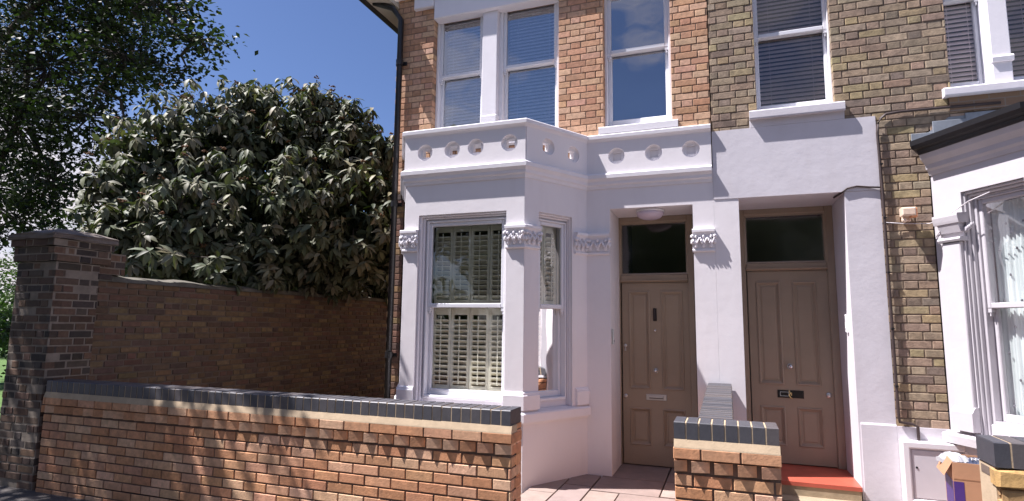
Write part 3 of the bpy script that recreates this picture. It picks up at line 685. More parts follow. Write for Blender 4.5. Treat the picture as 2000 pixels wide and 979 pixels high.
sweep(bm, [NB(.07, .0, 0).xy, NB(.285, .0, 0).xy], [(-.03, 2.245), (.05, 2.245), (.058, 2.262), (.05, 2.28), (-.03, 2.285)])
for i in range(5): blob(bm, NB(.295, .0-i*.018, 2.34+.012*i), (.018, .018, .03), 1, .1)
obj('capital', bm, trim_n, HR)
bm = bmesh.new(); architrave(bm, NB, .275, .80, .66, 2.66, .315, .775, 2.60); bevelbox(bm, NB, .28, .795, -.24, -.07, .65, .75, .006); obj('bay_window_surround', bm, trim_n, HR)
bm = bmesh.new(); architrave(bm, NF, .15, 1.3, .66, 2.66, .19, 1.26, 2.60); bevelbox(bm, NF, .155, 1.295, -.24, -.07, .65, .75, .006); obj('bay_window_surround', bm, trim_n, HR)
def curtain(win, F, u0, u1, z0, z1, d):
    bm = bmesh.new(); n = 60; rows = []
    for z in (z0, z1):
        rows.append([bm.verts.new(F(u0+(u1-u0)*k/n, d+.012*math.sin(k*1.3)+.008*math.sin(k*.47+1), z)) for k in range(n+1)])
    for k in range(n): bm.faces.new((rows[0][k], rows[0][k+1], rows[1][k+1], rows[1][k]))
    nf = len(bm.faces)
    for i, z in enumerate(np.arange(z0+.1, z1, .21)):
        for u in np.arange(u0+.05+(i % 2)*.07, u1, .14): blob(bm, F(u, d+.022, z), (.009, .004, .013), 1)
    bm.faces.ensure_lookup_table()
    for f in bm.faces[nf:]: f.material_index = 1
    obj('net_curtain', bm, [net_m, dot_m], win, True)
w = sash_window(HR, NB, .315, .775, .745, 2.60, 1.70, .085, m_f=trim_n, m_s=trim_n, gl=glass_dn, fw=.014, st=.034, bot=.06, top=.04)
curtain(w, NB, .33, .77, .8, 2.56, -.24)
w = sash_window(HR, NF, .19, 1.26, .745, 2.60, 1.70, .085, m_f=trim_n, m_s=trim_n, gl=glass_dn, fw=.014, st=.034, bot=.06, top=.04)
curtain(w, NF, .2, 1.25, .8, 2.56, -.24)

# ------------------------------------------------------------------ fittings on the facade
o = empty('drainpipe', (-3.76, YF-.06, 0), 'tall black cast iron downpipe at the left corner of the orange brick house', 'drainpipe')
bm = bmesh.new(); tube(bm, [(-3.755, YF-.06, -.03), (-3.755, YF-.06, 5.30), (-3.84, YF-.12, 5.44), (-4.08, YF-.20, 5.52)], .037, 14); obj('pipe', bm, pipe_m, o, True)
for z in (1.1, 2.9, 4.7):
    bm = bmesh.new(); tube(bm, [(-3.755, YF-.06, z), (-3.755, YF-.06, z+.07)], .046, 14); fbox(bm, FAC, -3.83, -3.68, .002, .022, z+.015, z+.055); obj('bracket', bm, pipe_m, o)
o = empty('side_drainpipe', (-4.05, 7.2, 0), 'thinner grey waste pipe running down the shaded gable beside the garden passage', 'drainpipe')
bm = bmesh.new(); tube(bm, [(-4.02, 6.55, -.03), (-4.02, 6.55, 4.2)], .022, 12); obj('pipe', bm, mat('grey_pipe', (.11, .10, .095), .5, .1), o, True)
for z in (.8, 2.2, 3.4):
    bm = bmesh.new(); fbox(bm, FAC, -4.045, -3.84, -.45, -.43, z, z+.03); obj('clip', bm, black_m, o)

o = empty('porch_light', (-.75, YF+.18, 2.735), 'round opal glass ceiling light under the soffit above the left front door', 'ceiling light')
bm = bmesh.new()
def lathe(bm, c, prof, seg=32):
    rings = [[bm.verts.new((c[0]+r*math.cos(2*math.pi*k/seg), c[1]+r*math.sin(2*math.pi*k/seg), c[2]+z)) for k in range(seg)] for r, z in prof]
    for a, b in zip(rings, rings[1:]):
        for k in range(seg): bm.faces.new((a[k], a[(k+1) % seg], b[(k+1) % seg], b[k]))
    bm.faces.new(rings[-1]); bm.faces.new(rings[0][::-1])
lathe(bm, (-.75, YF+.18, 2.735), [(.142, -.028), (.145, -.04), (.135, -.062), (.11, -.085), (.07, -.10), (.025, -.106)]); obj('glass_shade', bm, lamp_gl, o, True)
bm = bmesh.new(); lathe(bm, (-.75, YF+.18, 2.735), [(.11, -.001), (.146, -.004), (.146, -.027), (.12, -.029)]); obj('rim', bm, gloss_w, o, True)

def entry_panel(F, u, z, d, label, col, w=.05, h=.15):
    o = empty('entry_panel', F(u, d, z), label, 'doorbell panel')
    bm = bmesh.new(); bevelbox(bm, F, u-w/2, u+w/2, d, d+.022, z-h/2, z+h/2, .005); obj('casing', bm, col, o)
    bm = bmesh.new(); disc(bm, F, u, z-h*.28, d+.0222, d+.026, .011, 16, .002); obj('push_button', bm, chrome, o)
    bm = bmesh.new()
    for k in range(5): fbox(bm, F, u-w*.3, u+w*.3, d+.0222, d+.0232, z+h*.1+k*.011, z+h*.1+k*.011+.004)
    obj('speaker_slots', bm, black_m, o)
FJ = Frame(-1.15, YF+.02, 0, 1)      # facing +x? (left door jamb reveal)
entry_panel(Frame(-1.15, YF, 0, 1), .045, 1.39, 0.001, 'slim grey entry panel on the white reveal left of the left front door', steel, .035, .155)
entry_panel(Frame(1.058, YF+.45, 0, -1), .25, 1.55, 0.002, 'white and black entry handset on the bright reveal right of the right front door', gloss_w, .05, .17)

o = empty('wall_cable', (1.36, YF-.02, 0), 'dark brown cable climbing the edge of the white wall then turning along the grey brick', 'cable')
bm = bmesh.new()
pts = [(1.50, YF-.035, .46), (1.50, YF-.035, .67), (1.46, YF-.03, .69), (1.37, YF-.03, .70), (1.365, YF-.025, .78), (1.362, YF-.025, 1.9), (1.362, YF-.025, 2.73), (1.352, YF-.025, 3.30), (1.358, YF-.025, 3.38), (1.385, YF-.025, 3.44), (1.43, YF-.025, 3.475), (1.55, YF-.02, 3.487), (1.80, YF-.02, 3.487), (2.3, YF-.02, 3.48)]
tube(bm, pts, .0125, 8); obj('cable', bm, cable_m, o, True)
for z in (1.0, 1.5, 2.0, 2.5, 3.0):
    bm = bmesh.new(); fbox(bm, FAC, 1.352, 1.378, .004, .040, z, z+.012); obj('clip', bm, black_m, o)
o = empty('wall_cable', (1.06, YF-.02, 2.77), 'short thin dark cable looping over the corner of the right door recess', 'cable')
bm = bmesh.new(); tube(bm, [(1.00, YF+.2, 2.762), (1.03, YF+.02, 2.762), (1.045, YF-.012, 2.772), (1.08, YF-.015, 2.80), (1.16, YF-.015, 2.815), (1.26, YF-.015, 2.80), (1.345, YF-.02, 2.79)], .008, 8); obj('cable', bm, cable_m, o, True)
o = empty('security_lamp', (1.53, YF-.08, 2.5), 'small cream and orange sensor lamp on the grey brick between cable and right bay', 'wall lamp')
bm = bmesh.new(); bevelbox(bm, FAC, 1.475, 1.585, .05, .13, 2.50, 2.575, .012); obj('lamp_head', bm, plast_c, o)
bm = bmesh.new(); bevelbox(bm, FAC, 1.50, 1.56, .0, .05, 2.46, 2.52, .006); blob(bm, (1.50, YF-.08, 2.465), (.022, .022, .025), 2); obj('mount', bm, plast_c, o)
bm = bmesh.new(); bevelbox(bm, FAC, 1.55, 1.60, .04, .11, 2.49, 2.57, .008); obj('lens', bm, mat('orange_lens', (.75, .30, .12), .3, 0), o)
o = empty('wall_wire', (1.4, YF-.02, 2.45), 'thin pale wire strung from the brown cable to the right bay capital', 'wire')
bm = bmesh.new(); tube(bm, [(1.37, YF-.03, 2.46), (1.50, YF-.02, 2.445), (1.70, YF-.05, 2.43), (1.79, YF-.18, 2.47), (1.90, YF-.35, 2.56), (2.0, YF-.48, 2.60)], .0045, 6); tube(bm, [(1.73, YF-.07, 2.30), (1.76, YF-.10, 2.36), (1.82, YF-.2, 2.50)], .004, 6); obj('wire', bm, wire_w, o, True)

# ------------------------------------------------------------------ low garden walls
ZT = .92
def coping_run(name, parent, F, u0, n, pitch, d0, d1, z0, z1, seed, slope=0., mort=mortar_buff):
    q = random.Random(seed); bm = bmesh.new(); cl = bm.loops.layers.float_color.new('Col')
    for k in range(n):
        a = u0+k*pitch; dz = slope*k; n0 = len(bm.faces); c = q.choice(BLUE); j = q.uniform(-.0015, .0015)
        rings = []
        for z, i in ((z0+dz, 0), (z1+dz-.006+j, 0), (z1+dz+j, .006)):
            rings.append([bm.verts.new(F(u, d, z)) for u, d in ((a+.005+i*.3, d0+i), (a+pitch-.005-i*.3, d0+i), (a+pitch-.005-i*.3, d1-i+j), (a+.005+i*.3, d1-i+j))])
        for r0, r1 in zip(rings, rings[1:]):
            for m in range(4): bm.faces.new((r0[m], r0[(m+1) % 4], r1[(m+1) % 4], r1[m]))
        bm.faces.new(rings[2]); bm.faces.new(rings[0][::-1]); bm.faces.ensure_lookup_table()
        for f in bm.faces[n0:]:
            for lp in f.loops: lp[cl] = (*c, 1)
        if k: fbox(bm, F, a-.0045, a+.0045, d0+.003, d1-.0025, z0+dz+.002, z1+dz-.004, 1)
    return obj(name, bm, [blue_m, mort], parent)
def low_wall(H, F, u0, u1, seed, lipends=(0, 0), pal=PALE, zb=-.06):
    """front wythe with lip and dentil courses; d = 0 main face, wall .215 thick"""
    brickwork('brickwork', H, F, u0, u1, .018, .618, (), pal, mortar_dark, 'stretcher', seed=seed, depth=.1025, proud=.008, var=.12)
    brickwork('base_courses', H, F, u0, u1, -.132, .010, (), pal, mortar_dark, 'stretcher', seed=seed+1, depth=.1025, var=.12)
    q = random.Random(seed+3); bm = bmesh.new(); cl = bm.loops.layers.float_color.new('Col')
    def add(a, b, d0, d1, z0, z1):
        n0 = len(bm.faces); bevelbox(bm, F, a, b, d0, d1+q.uniform(-.0015, .0015), z0, z1, .003); bm.faces.ensure_lookup_table()
        c = q.choice(pal); v = 1+q.uniform(-.12, .12)
        for f in bm.faces[n0:]:
            for l in f.loops: l[cl] = (*[min(1, x*v) for x in c], 1)
    u = u1; k = 0
    while u > u0+.02:                                                # projecting headers with gaps
        a = max(u0, u-.104); n0 = len(bm.faces)
        v = [bm.verts.new(F(x, d, z)) for z in (.628, .693) for x, d in ((a, -.1), (u, -.1), (u, .000), (a, .027))]
        for g in ((0, 1, 2, 3), (4, 7, 6, 5), (0, 4, 5, 1), (1, 5, 6, 2), (2, 6, 7, 3), (3, 7, 4, 0)): bm.faces.new([v[i] for i in g])
        bm.faces.ensure_lookup_table(); c = q.choice(pal); vv = 1+q.uniform(-.12, .12)
        for f in bm.faces[n0:]:
            for l in f.loops: l[cl] = (*[min(1, x*vv) for x in c], 1)
        u -= .131
    fbox(bm, F, u0+.002, u1-.002, -.10, -.006, .618, .70, 1)
    u = u1+lipends[1]
    while u > u0+.02:                                                # projecting lip course
        a = max(u0-lipends[0], u-.215); add(a, u, -.1025, .022, .703, .766); u -= .225
    fbox(bm, F, u0-lipends[0]+.003, u1+lipends[1]-.003, -.10, .015, .704, .767, 1)
    obj('dentil_courses', bm, [brick_m, mortar_dark], H)
    bm = bmesh.new()                                                 # sloping mortar fillet under the coping
    v = [bm.verts.new(F(u, d, z)) for u in (u0-lipends[0]+.004, u1+lipends[1]-.004) for d, z in ((-.1, .7665), (.021, .7665), (.019, .775), (.004, .8172), (-.1, .8172))]
    for i in range(5): bm.faces.new((v[i], v[(i+1) % 5], v[5+(i+1) % 5], v[5+i]))
    bm.faces.new(v[:5][::-1]); bm.faces.new(v[5:]); obj('mortar_fillet', bm, mortar_buff, H)
def rear_face(H, F, u0, u1, z0, z1, seed, pal=PALE):
    brickwork('rear_brickwork', H, F, u0, u1, z0, z1, (), pal, mortar_dark, 'stretcher', seed=seed, depth=.10, var=.12)
GF = 3.855
FW = Frame(0, GF, 1, 0)
H = empty('garden_wall', (-3.8, GF+.1, -.1), 'long low pinkish brick garden wall with slate blue coping in front of the white bay', 'garden wall', 'low brick garden walls')
low_wall(H, FW, -6.15, -1.41, 21, (0, .012))
rear_face(H, Frame(0, GF+.2155, -1, 0), 1.41, 6.15, -.12, .8165, 24)
coping_run('coping', H, FW, -1.41-.0752*63, 63, .0752, -.2155, .004, .8178, ZT, 25)
brickwork('end_bricks', H, Frame(-1.407, GF, 0, 1), .002, .214, .018, .76, (), PALE, mortar_dark, 'flemish', seed=29, depth=.03, var=.12)

H = empty('garden_wall', (-.04, GF+.1, -.1), 'short low pinkish brick wall with blue coping whose return runs back between the two doors', 'garden wall', 'low brick garden walls')
low_wall(H, FW, -.340, .258, 31, (.004, .004))
rear_face(H, Frame(0, GF+.2155, -1, 0), -.258, .340, -.12, .8165, 34)
coping_run('coping', H, FW, -.344, 8, .0755, -.2155, .004, .8178, ZT, 35)
brickwork('end_bricks', H, Frame(.258, GF, 0, 1), .002, .214, .018, .76, (), PALE, mortar_dark, 'flemish', seed=37, depth=.03, var=.12)
FR2 = Frame(.006, GF+.217, 0, 1)      # facing +x side of return wall
sl = (.968-.922)/2.045
brickwork('return_brickwork', H, FR2, .002, 2.04, -.045, .815, (), PALE, mortar_dark, 'stretcher', seed=41, depth=.10)
brickwork('return_brickwork', H, Frame(-.202, YF-.003, 0, -1), .002, 2.04, -.045, .815, (), PALE, mortar_dark, 'stretcher', seed=43, depth=.10)
coping_run('return_coping', H, Frame(-.206, GF+.219, 0, 1), .0, 27, .0755, .0, .215, .816, .922, 44, slope=sl*.0755)

H = empty('garden_wall', (2.6, GF+.1, -.1), 'grimy broken brick wall pier with dark coping at the lower right corner', 'garden wall', 'low brick garden walls')
GR = ((.40, .26, .12), (.34, .22, .11), (.12, .09, .07), (.45, .32, .17), (.09, .075, .06))
brickwork('brickwork', H, FW, 1.28, 3.9, -.10, .79, (), GR, mortar_buff, 'stretcher', seed=51, depth=.19, var=.3, jit=.012, gap=.016, proud=.014)
coping_run('coping', H, FW, 1.272, 34, .0775, -.22, .02, .795, ZT+.004, 52)
q = random.Random(5); bm = bmesh.new(); cl = bm.loops.layers.float_color.new('Col')
for a, b, d, za, zb, c in ((1.272, 1.42, .035, .70, .785, (.47, .29, .11)), (1.43, 1.66, .03, .72, .79, (.46, .36, .22)), (1.30, 1.47, .03, .60, .69, (.44, .27, .12)), (1.275, 1.37, .028, .50, .585, (.36, .33, .27)), (1.67, 1.9, .03, .71, .785, (.4, .28, .16))):
    n0 = len(bm.faces); bevelbox(bm, FW, a, b, -.05, d, za, zb, .012); bm.faces.ensure_lookup_table()
    for f in bm.faces[n0:]:
        for l in f.loops: l[cl] = (*c, 1)
for v in bm.verts: v.co += Vector((q.uniform(-.008, .008), q.uniform(-.006, .006), q.uniform(-.008, .008)))
obj('broken_bricks', bm, brick_m, H)

# ------------------------------------------------------------------ high boundary wall and pillar
XW = -6.27
H = empty('boundary_wall', (XW, 7, 0), 'high dark old brick boundary wall in shade below the big shrub', 'wall')
FB = Frame(XW, 4.1, 0, 1)
zt = 1.915
brickwork('brickwork', H, FB, .0, 9.5, -.06, zt, (), OLDW, mortar_wall, 'other', seed=61, var=.22, jit=.005, depth=.12, gap=.011, course=.071)
brickwork('rear_brickwork', H, Frame(XW-.33, 13.6, 0, -1), .0, 9.5, -.06, zt, (), OLDW, mortar_wall, 'other', seed=63, var=.25, jit=.005, depth=.12, gap=.012)
bm = bmesh.new()
v = []
n = 60
for k in range(n+1):
    y = 4.1+9.5*k/n; h = rnd.uniform(-.012, .012)
    v.append([bm.verts.new(p) for p in ((XW+.012, y, zt), (XW-.01, y, zt+.05+h), (XW-.165, y, zt+.085+h), (XW-.32, y, zt+.05+h), (XW-.345, y, zt))])
for a, b in zip(v, v[1:]):
    for i in range(4): bm.faces.new((a[i], a[i+1], b[i+1], b[i]))
obj('mortar_coping', bm, mat('mossy_mortar', (.13, .12, .095), .95, .3, 6, .01, 14), H)
H = empty('brick_pillar', (-6.55, 4.1, 0), 'tall dark brick pillar with stepped cap at the left end of the low garden wall', 'pillar')
PX0, PX1, PY0, PY1 = -6.80, -6.215, 3.86, 4.30
def pillar_ring(name, x0, x1, y0, y1, z0, z1, seed):
    brickwork(name, H, Frame(0, y0, 1, 0), x0, x1, z0, z1, (), SOOT, mortar_old, 'flemish', seed=seed, var=.3, jit=.004, depth=.10, gap=.010, proud=.004)
    brickwork(name, H, Frame(x1, y0, 0, 1), .002, y1-y0, z0, z1, (), SOOT, mortar_old, 'flemish', seed=seed+1, var=.3, jit=.004, depth=.10, gap=.010, proud=.004)
    brickwork(name, H, Frame(x0, y1, 0, -1), .002, y1-y0-.002, z0, z1, (), SOOT, mortar_old, 'flemish', seed=seed+2, var=.3, jit=.004, depth=.10, gap=.013)
pillar_ring('shaft', PX0, PX1, PY0, PY1, -.10, 2.075, 71)
pillar_ring('cap_courses', PX0-.03, PX1+.012, PY0-.03, PY1+.10, 2.08, 2.225, 75)
pillar_ring('cap_courses', PX0-.055, PX1+.025, PY0-.055, PY1+.12, 2.23, 2.30, 77)
bm = bmesh.new()
x0, x1, y0, y1 = PX0-.075, PX1+.045, PY0-.075, PY1+.14
b = [bm.verts.new(p) for p in ((x0, y0, 2.302), (x1, y0, 2.302), (x1, y1, 2.302), (x0, y1, 2.302))]; c = [bm.verts.new(p+Vector((0, 0, .055))) for p in [q_.co.copy() for q_ in b]]
xm, ym = (x0+x1)/2, (y0+y1)/2; t = [bm.verts.new(((p.co.x-xm)*.35+xm, (p.co.y-ym)*.35+ym, 2.43)) for p in c]
bm.faces.new(b[::-1]); bm.faces.new(t)
for lo, hi in ((b, c), (c, t)):
    for i in range(4): bm.faces.new((lo[i], lo[(i+1) % 4], hi[(i+1) % 4], hi[i]))
bmesh.ops.subdivide_edges(bm, edges=bm.edges, cuts=3, use_grid_fill=True)
for v_ in bm.verts: v_.co += Vector((rnd.uniform(-.006, .006), rnd.uniform(-.006, .006), rnd.uniform(-.008, .008)))
obj('cap_stone', bm, mat('weathered_cap', (.17, .14, .12), .95, .3, 8, .008, 20), H)
brickwork('pier_return', H, Frame(PX1-.035, PY1, 0, 1), .0, .30, 1.99, 2.22, (), SOOT, mortar_old, 'flemish', seed=80, var=.3, jit=.004, depth=.10)
brickwork('pier_return', H, Frame(PX1-.035, PY1, 0, 1), .0, .16, 1.93, 1.985, (), SOOT, mortar_old, 'flemish', seed=81, var=.3, jit=.004, depth=.10)

# ------------------------------------------------------------------ meter cabinet and parcels
H = empty('meter_cabinet', (1.6, YF-.1, 0), 'white framed meter cabinet with pale grey door against the right house wall', 'meter box')
bm = bmesh.new(); fbox(bm, FAC, 1.362, 1.85, .014, .10, .03, .545)
ringframe(bm, FAC, 1.355, 1.857, .03, .555, [(0, .014), (0, .118), (.008, .125), (.045, .125), (.055, .118), (.06, .1005)])
obj('cabinet_frame', bm, meter_w, H)
bm = bmesh.new(); bevelbox(bm, FAC, 1.423, 1.79, .1012, .111, .098, .487, .004); obj('cabinet_door', bm, meter_g, H)
bm = bmesh.new(); disc(bm, FAC, 1.452, .345, .111, .114, .009, 14, .003); obj('key_lock', bm, black_m, H)
H = empty('cardboard_box', (1.62, 5.2, 0), 'open brown cardboard box with a purple side stripe beside the meter cabinet', 'box')
CB = Frame(1.455, 5.13, .99, -.14)
bm = bmesh.new()
TK = .006; BW, BD, BH = .50, .36, .57
fbox(bm, CB, 0, BW, -TK, 0, 0, BH); fbox(bm, CB, 0, BW, -BD, -BD+TK, 0, BH)
fbox(bm, CB, 0, TK, -BD+TK, -TK, 0, BH-.002); fbox(bm, CB, BW-TK, BW, -BD+TK, -TK, 0, BH-.002); fbox(bm, CB, TK, BW-TK, -BD+TK, -TK, 0, .01)
for k in range(2): fbox(bm, CB, .002, BW-.002, .0005, .0015, BH-.11-k*.005, BH-.108-k*.005)
obj('carton', bm, card_m, H)
bm = bmesh.new(); v = [bm.verts.new(CB(*p)) for p in ((0.0, -.0, BH), (0.0, -BD, BH), (-.05, -BD, BH-.11), (-.05, -.02, BH-.10))]; w_ = [bm.verts.new(x.co+Vector((.004, 0, .005))) for x in v]
bm.faces.new(v); bm.faces.new(w_[::-1])
for i in range(4): bm.faces.new((v[i], v[(i+1) % 4], w_[(i+1) % 4], w_[i]))
obj('flap', bm, card_m, H)
bm = bmesh.new(); fbox(bm, CB, -.0015, -.0005, -BD+.03, -.01, .02, BH-.13); fbox(bm, CB, .001, .06, .0006, .0018, .01, BH-.13); obj('purple_stripe', bm, tape_m, H)
def crumple(name, c, size, m, label, cat, seed, rot=0, marks=False):
    q = random.Random(seed); bm = bmesh.new(); nx, ny = 8, 6; g = []
    for i in range(nx+1):
        row = []
        for j in range(ny+1):
            x, y = (i/nx-.5)*size[0], (j/ny-.5)*size[1]; e = (1-(2*abs(i/nx-.5))**4)*(1-(2*abs(j/ny-.5))**4)
            x, y = x*math.cos(rot)-y*math.sin(rot), x*math.sin(rot)+y*math.cos(rot)
            row.append(bm.verts.new((c[0]+x, c[1]+y, c[2]+e*size[2]+q.uniform(-.007, .007))))
        g.append(row)
    for i in range(nx):
        for j in range(ny): bm.faces.new((g[i][j], g[i+1][j], g[i+1][j+1], g[i][j+1]))
    r = bmesh.ops.extrude_face_region(bm, geom=bm.faces[:]); 
    for v in [x for x in r['geom'] if isinstance(x, bmesh.types.BMVert)]: v.co.z -= .03
    o = obj(name, bm, m, None); tag(o, label, cat)
    if marks:
        bm = bmesh.new()
        for k in range(7):
            x = (k/7-.43)*size[0]*.9; tube(bm, [(c[0]+x, c[1]-size[1]*.30, c[2]+size[2]*.98), (c[0]+x+.012, c[1]-size[1]*.05, c[2]+size[2]*1.12), (c[0]+x+.026, c[1]-size[1]*.28, c[2]+size[2]*1.0)], .0035, 5)
        obj('printed_marks', bm, paper_w, o)
crumple('parcel', (1.68, 5.30, .535), (.19, .22, .04), navy_p, 'navy wrapped parcel with white printing on top of the cardboard box', 'parcel', 3, 0, True)
crumple('parcel', (1.85, 5.24, .535), (.15, .22, .05), paper_w, 'crumpled white paper bundle in the box next to the dark pier', 'parcel', 4, .3)
crumple('plastic_bag', (1.535, 5.36, .55), (.12, .20, .045), mat('clear_bag', (.38, .38, .40), .25, .1, 20), 'crumpled pale plastic bag at the left edge of the cardboard box', 'bag', 6, .4)

# ------------------------------------------------------------------ vegetation
def leaves_mesh(name, parent, pts, dirs, nors, lens, wids, cols, m, kind='long'):
    """one bent leaf per point: built as a strip with a fold and droop"""
    P, D, N = np.array(pts), np.array(dirs), np.array(nors); n = len(P)
    D /= np.linalg.norm(D, axis=1)[:, None]; Sd = np.cross(D, N); Sd /= np.linalg.norm(Sd, axis=1)[:, None]+1e-9; U = np.cross(Sd, D)
    Ln = np.array(lens)[:, None]; Wd = np.array(wids)[:, None]
    if kind == 'long':
        st = ((0, .25, 0), (.3, 1, .02), (.65, .85, -.03), (1, .08, -.16)); vs = []
        for t, w, h in st:
            c = P+D*Ln*t+U*Ln*h
            vs += [c-Sd*Wd*w*.5+U*Wd*.16*w, c, c+Sd*Wd*w*.5+U*Wd*.16*w]
        V = np.stack(vs, 1).reshape(-1, 3); k = 12
        fl = []
        for r in range(3):
            for s in range(2): a = r*3+s; fl.append((a, a+1, a+4, a+3))
        fl = np.array(fl)
    else:
        c1 = P; c2 = P+D*Ln*.45; c3 = P+D*Ln
        V = np.stack([c1, c2-Sd*Wd*.5+U*Wd*.12, c3, c2+Sd*Wd*.5+U*Wd*.12], 1).reshape(-1, 3); k = 4; fl = np.array([(0, 1, 2, 3)])
    Fc = (fl[None]+(np.arange(n)*k)[:, None, None]).reshape(-1, 4)
    me = bpy.data.meshes.new(name); me.from_pydata(V.tolist(), [], Fc.tolist())
    ca = me.color_attributes.new('Col', 'FLOAT_COLOR', 'POINT'); C4 = np.ones((n*k, 4), np.float32); C4[:, :3] = np.repeat(np.array(cols), k, 0); ca.data.foreach_set('color', C4.ravel())
    return link_mesh(name, me, m, parent, smooth=(kind == 'long'))
rs = np.random.RandomState(11)
def unit(v): return v/(np.linalg.norm(v, axis=-1, keepdims=True)+1e-9)

# big leathery-leaved shrub over the high wall
SH = empty('evergreen_shrub', (-7.6, 7.3, 0), 'large viburnum like shrub with long drooping grey green leaves hanging over the high brick wall', 'shrub')
LOBES = [((-8.225, 6.0, 3.187), .64), ((-8.241, 6.6, 4.0), .86), ((-7.853, 7.2, 4.38), .92), ((-7.015, 7.8, 4.55), .92), ((-6.35, 8.4, 4.1), .95), ((-7.176, 6.6, 3.1), .95),
         ((-6.366, 7.2, 3.1), .95), ((-5.718, 8.0, 3.1), .92), ((-7.72, 5.75, 2.72), .46), ((-7.337, 6.0, 2.7), .6), ((-7.526, 7.6, 5.0), .5), ((-6.75, 8.2, 5.08), .45), ((-6.0, 8.8, 4.2), .62), ((-5.5, 8.5, 2.9), .7), ((-6.3, 8.0, 2.6), .7), ((-7.6, 7.0, 3.0), 1.0), ((-5.25, 8.6, 3.6), .42), ((-6.15, 8.4, 4.85), .45), ((-5.75, 8.7, 4.5), .4), ((-6.75, 8.2, 5.25), .4), ((-6.95, 8.6, 2.3), .8), ((-7.0, 10.3, 2.5), 1.0), ((-7.0, 7.1, 2.4), .8), ((-6.9, 9.6, 2.5), .9), ((-7.2, 5.9, 2.3), .5)]
pts, dirs, nors, lens, wids, cols = [], [], [], [], [], []
tips = []
LC = np.array([c for c, r in LOBES]); LR = np.array([r for c, r in LOBES])
for c, r in LOBES:
    nt_ = int(230*r*r)+24
    for _ in range(nt_):
        d = unit(rs.normal(size=3)); rr = r*(rs.uniform(.45, 1.08) if rs.rand() < .45 else rs.uniform(.9, 1.12)); p = np.array(c)+d*rr*np.array([1, 1, .95])
        if rs.rand() < .9 and ((np.linalg.norm(LC-p, axis=1) < LR*.62).any()): continue
        if p[2] < 2.02 and p[0] < -6.2 and p[0] > -6.65: p[2] = 2.1+rs.rand()*.2
        tips.append((p, d))
for c, r in LOBES:                                                     # long leading shoots breaking the outline
    for _ in range(int(5+6*r)):
        d = unit(np.array([rs.normal(), rs.normal(), abs(rs.normal())+.6])); p = np.array(c)+d*r*rs.uniform(1.15, 1.38)
        if (np.linalg.norm(LC-p, axis=1) < LR*1.05).any(): continue
        tips.append((p, d))
for _ in range(26):                                                    # sprays hanging over the wall face
    y = rs.uniform(4.9, 9.0); tips.append((np.array([-6.2+rs.uniform(-.1, .15), y, rs.uniform(2.0, 2.35)]), np.array([1, -.3, -.3])))
for p, d in tips:
    ax = unit(d+np.array([0, -.1, .35])+rs.normal(size=3)*.3); a = unit(np.cross(ax, rs.normal(size=3))); b = np.cross(ax, a)
    nl = rs.randint(10, 17)
    base = np.array([.110, .125, .070]) if rs.rand() < .55 else np.array([.185, .182, .115])
    for k in range(nl):
        th = k*2.4+rs.uniform(-.4, .4); out = a*math.cos(th)+b*math.sin(th); lift = rs.uniform(-.55, .45)
        dr_ = unit(out+ax*lift+np.array([0, 0, -.55-.3*rs.rand()])); st = p-ax*rs.uniform(0, .16)+out*.012
        pts.append(st); dirs.append(dr_); nors.append(unit(ax+out*.5+np.array([0, 0, .8])+rs.normal(size=3)*.2)); L_ = rs.uniform(.11, .20); lens.append(L_); wids.append(L_*rs.uniform(.34, .46))
        cols.append(base*rs.uniform(.6, 1.35)*np.array([1+rs.uniform(-.08, .12), 1, 1+rs.uniform(-.1, .2)]))
for c, r in LOBES:                                                     # inner leaves that close the crown, its shade put into their dark colour
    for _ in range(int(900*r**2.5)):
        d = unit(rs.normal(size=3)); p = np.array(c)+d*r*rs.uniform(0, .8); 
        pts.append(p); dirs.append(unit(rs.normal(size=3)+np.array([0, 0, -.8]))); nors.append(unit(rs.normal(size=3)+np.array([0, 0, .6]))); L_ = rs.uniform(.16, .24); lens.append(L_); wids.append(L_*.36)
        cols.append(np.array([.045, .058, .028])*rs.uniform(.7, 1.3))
bm = bmesh.new()
trunk = [(-7.5, 7.2, -.1), (-7.45, 7.2, 1.2), (-7.4, 7.2, 2.2)]
tube(bm, trunk, [.14, .11, .09], 8)
for c, r in LOBES:
    s = Vector(trunk[rnd.choice((1, 2))]); e = Vector(c); m_ = (s+e)/2+Vector((rnd.uniform(-.2, .2), rnd.uniform(-.2, .2), -.15)); tube(bm, [s, m_, e], [.05, .035, .015], 6)
for p, d in tips[::4]:
    c = LC[np.argmin(np.linalg.norm(LC-p, axis=1))]; tube(bm, [tuple(c), tuple((c+p)/2+np.array([0, 0, .05])), tuple(p)], [.014, .009, .005], 5, caps=False)
obj('stems', bm, bark_m, SH)
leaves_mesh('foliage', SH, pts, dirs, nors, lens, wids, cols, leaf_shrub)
bm = bmesh.new()
for i, (p, d) in enumerate(tips):
    if i % 5 == 0 and d[2] > -.1 :
        for k in range(7):
            o_ = rs.normal(size=3)*.022; blob(bm, (p[0]+o_[0], p[1]+o_[1], p[2]+.04+abs(o_[2])*.6), (.016, .016, .012), 1, .3)
obj('flower_heads', bm, lav_m, SH)['kind'] = 'stuff'

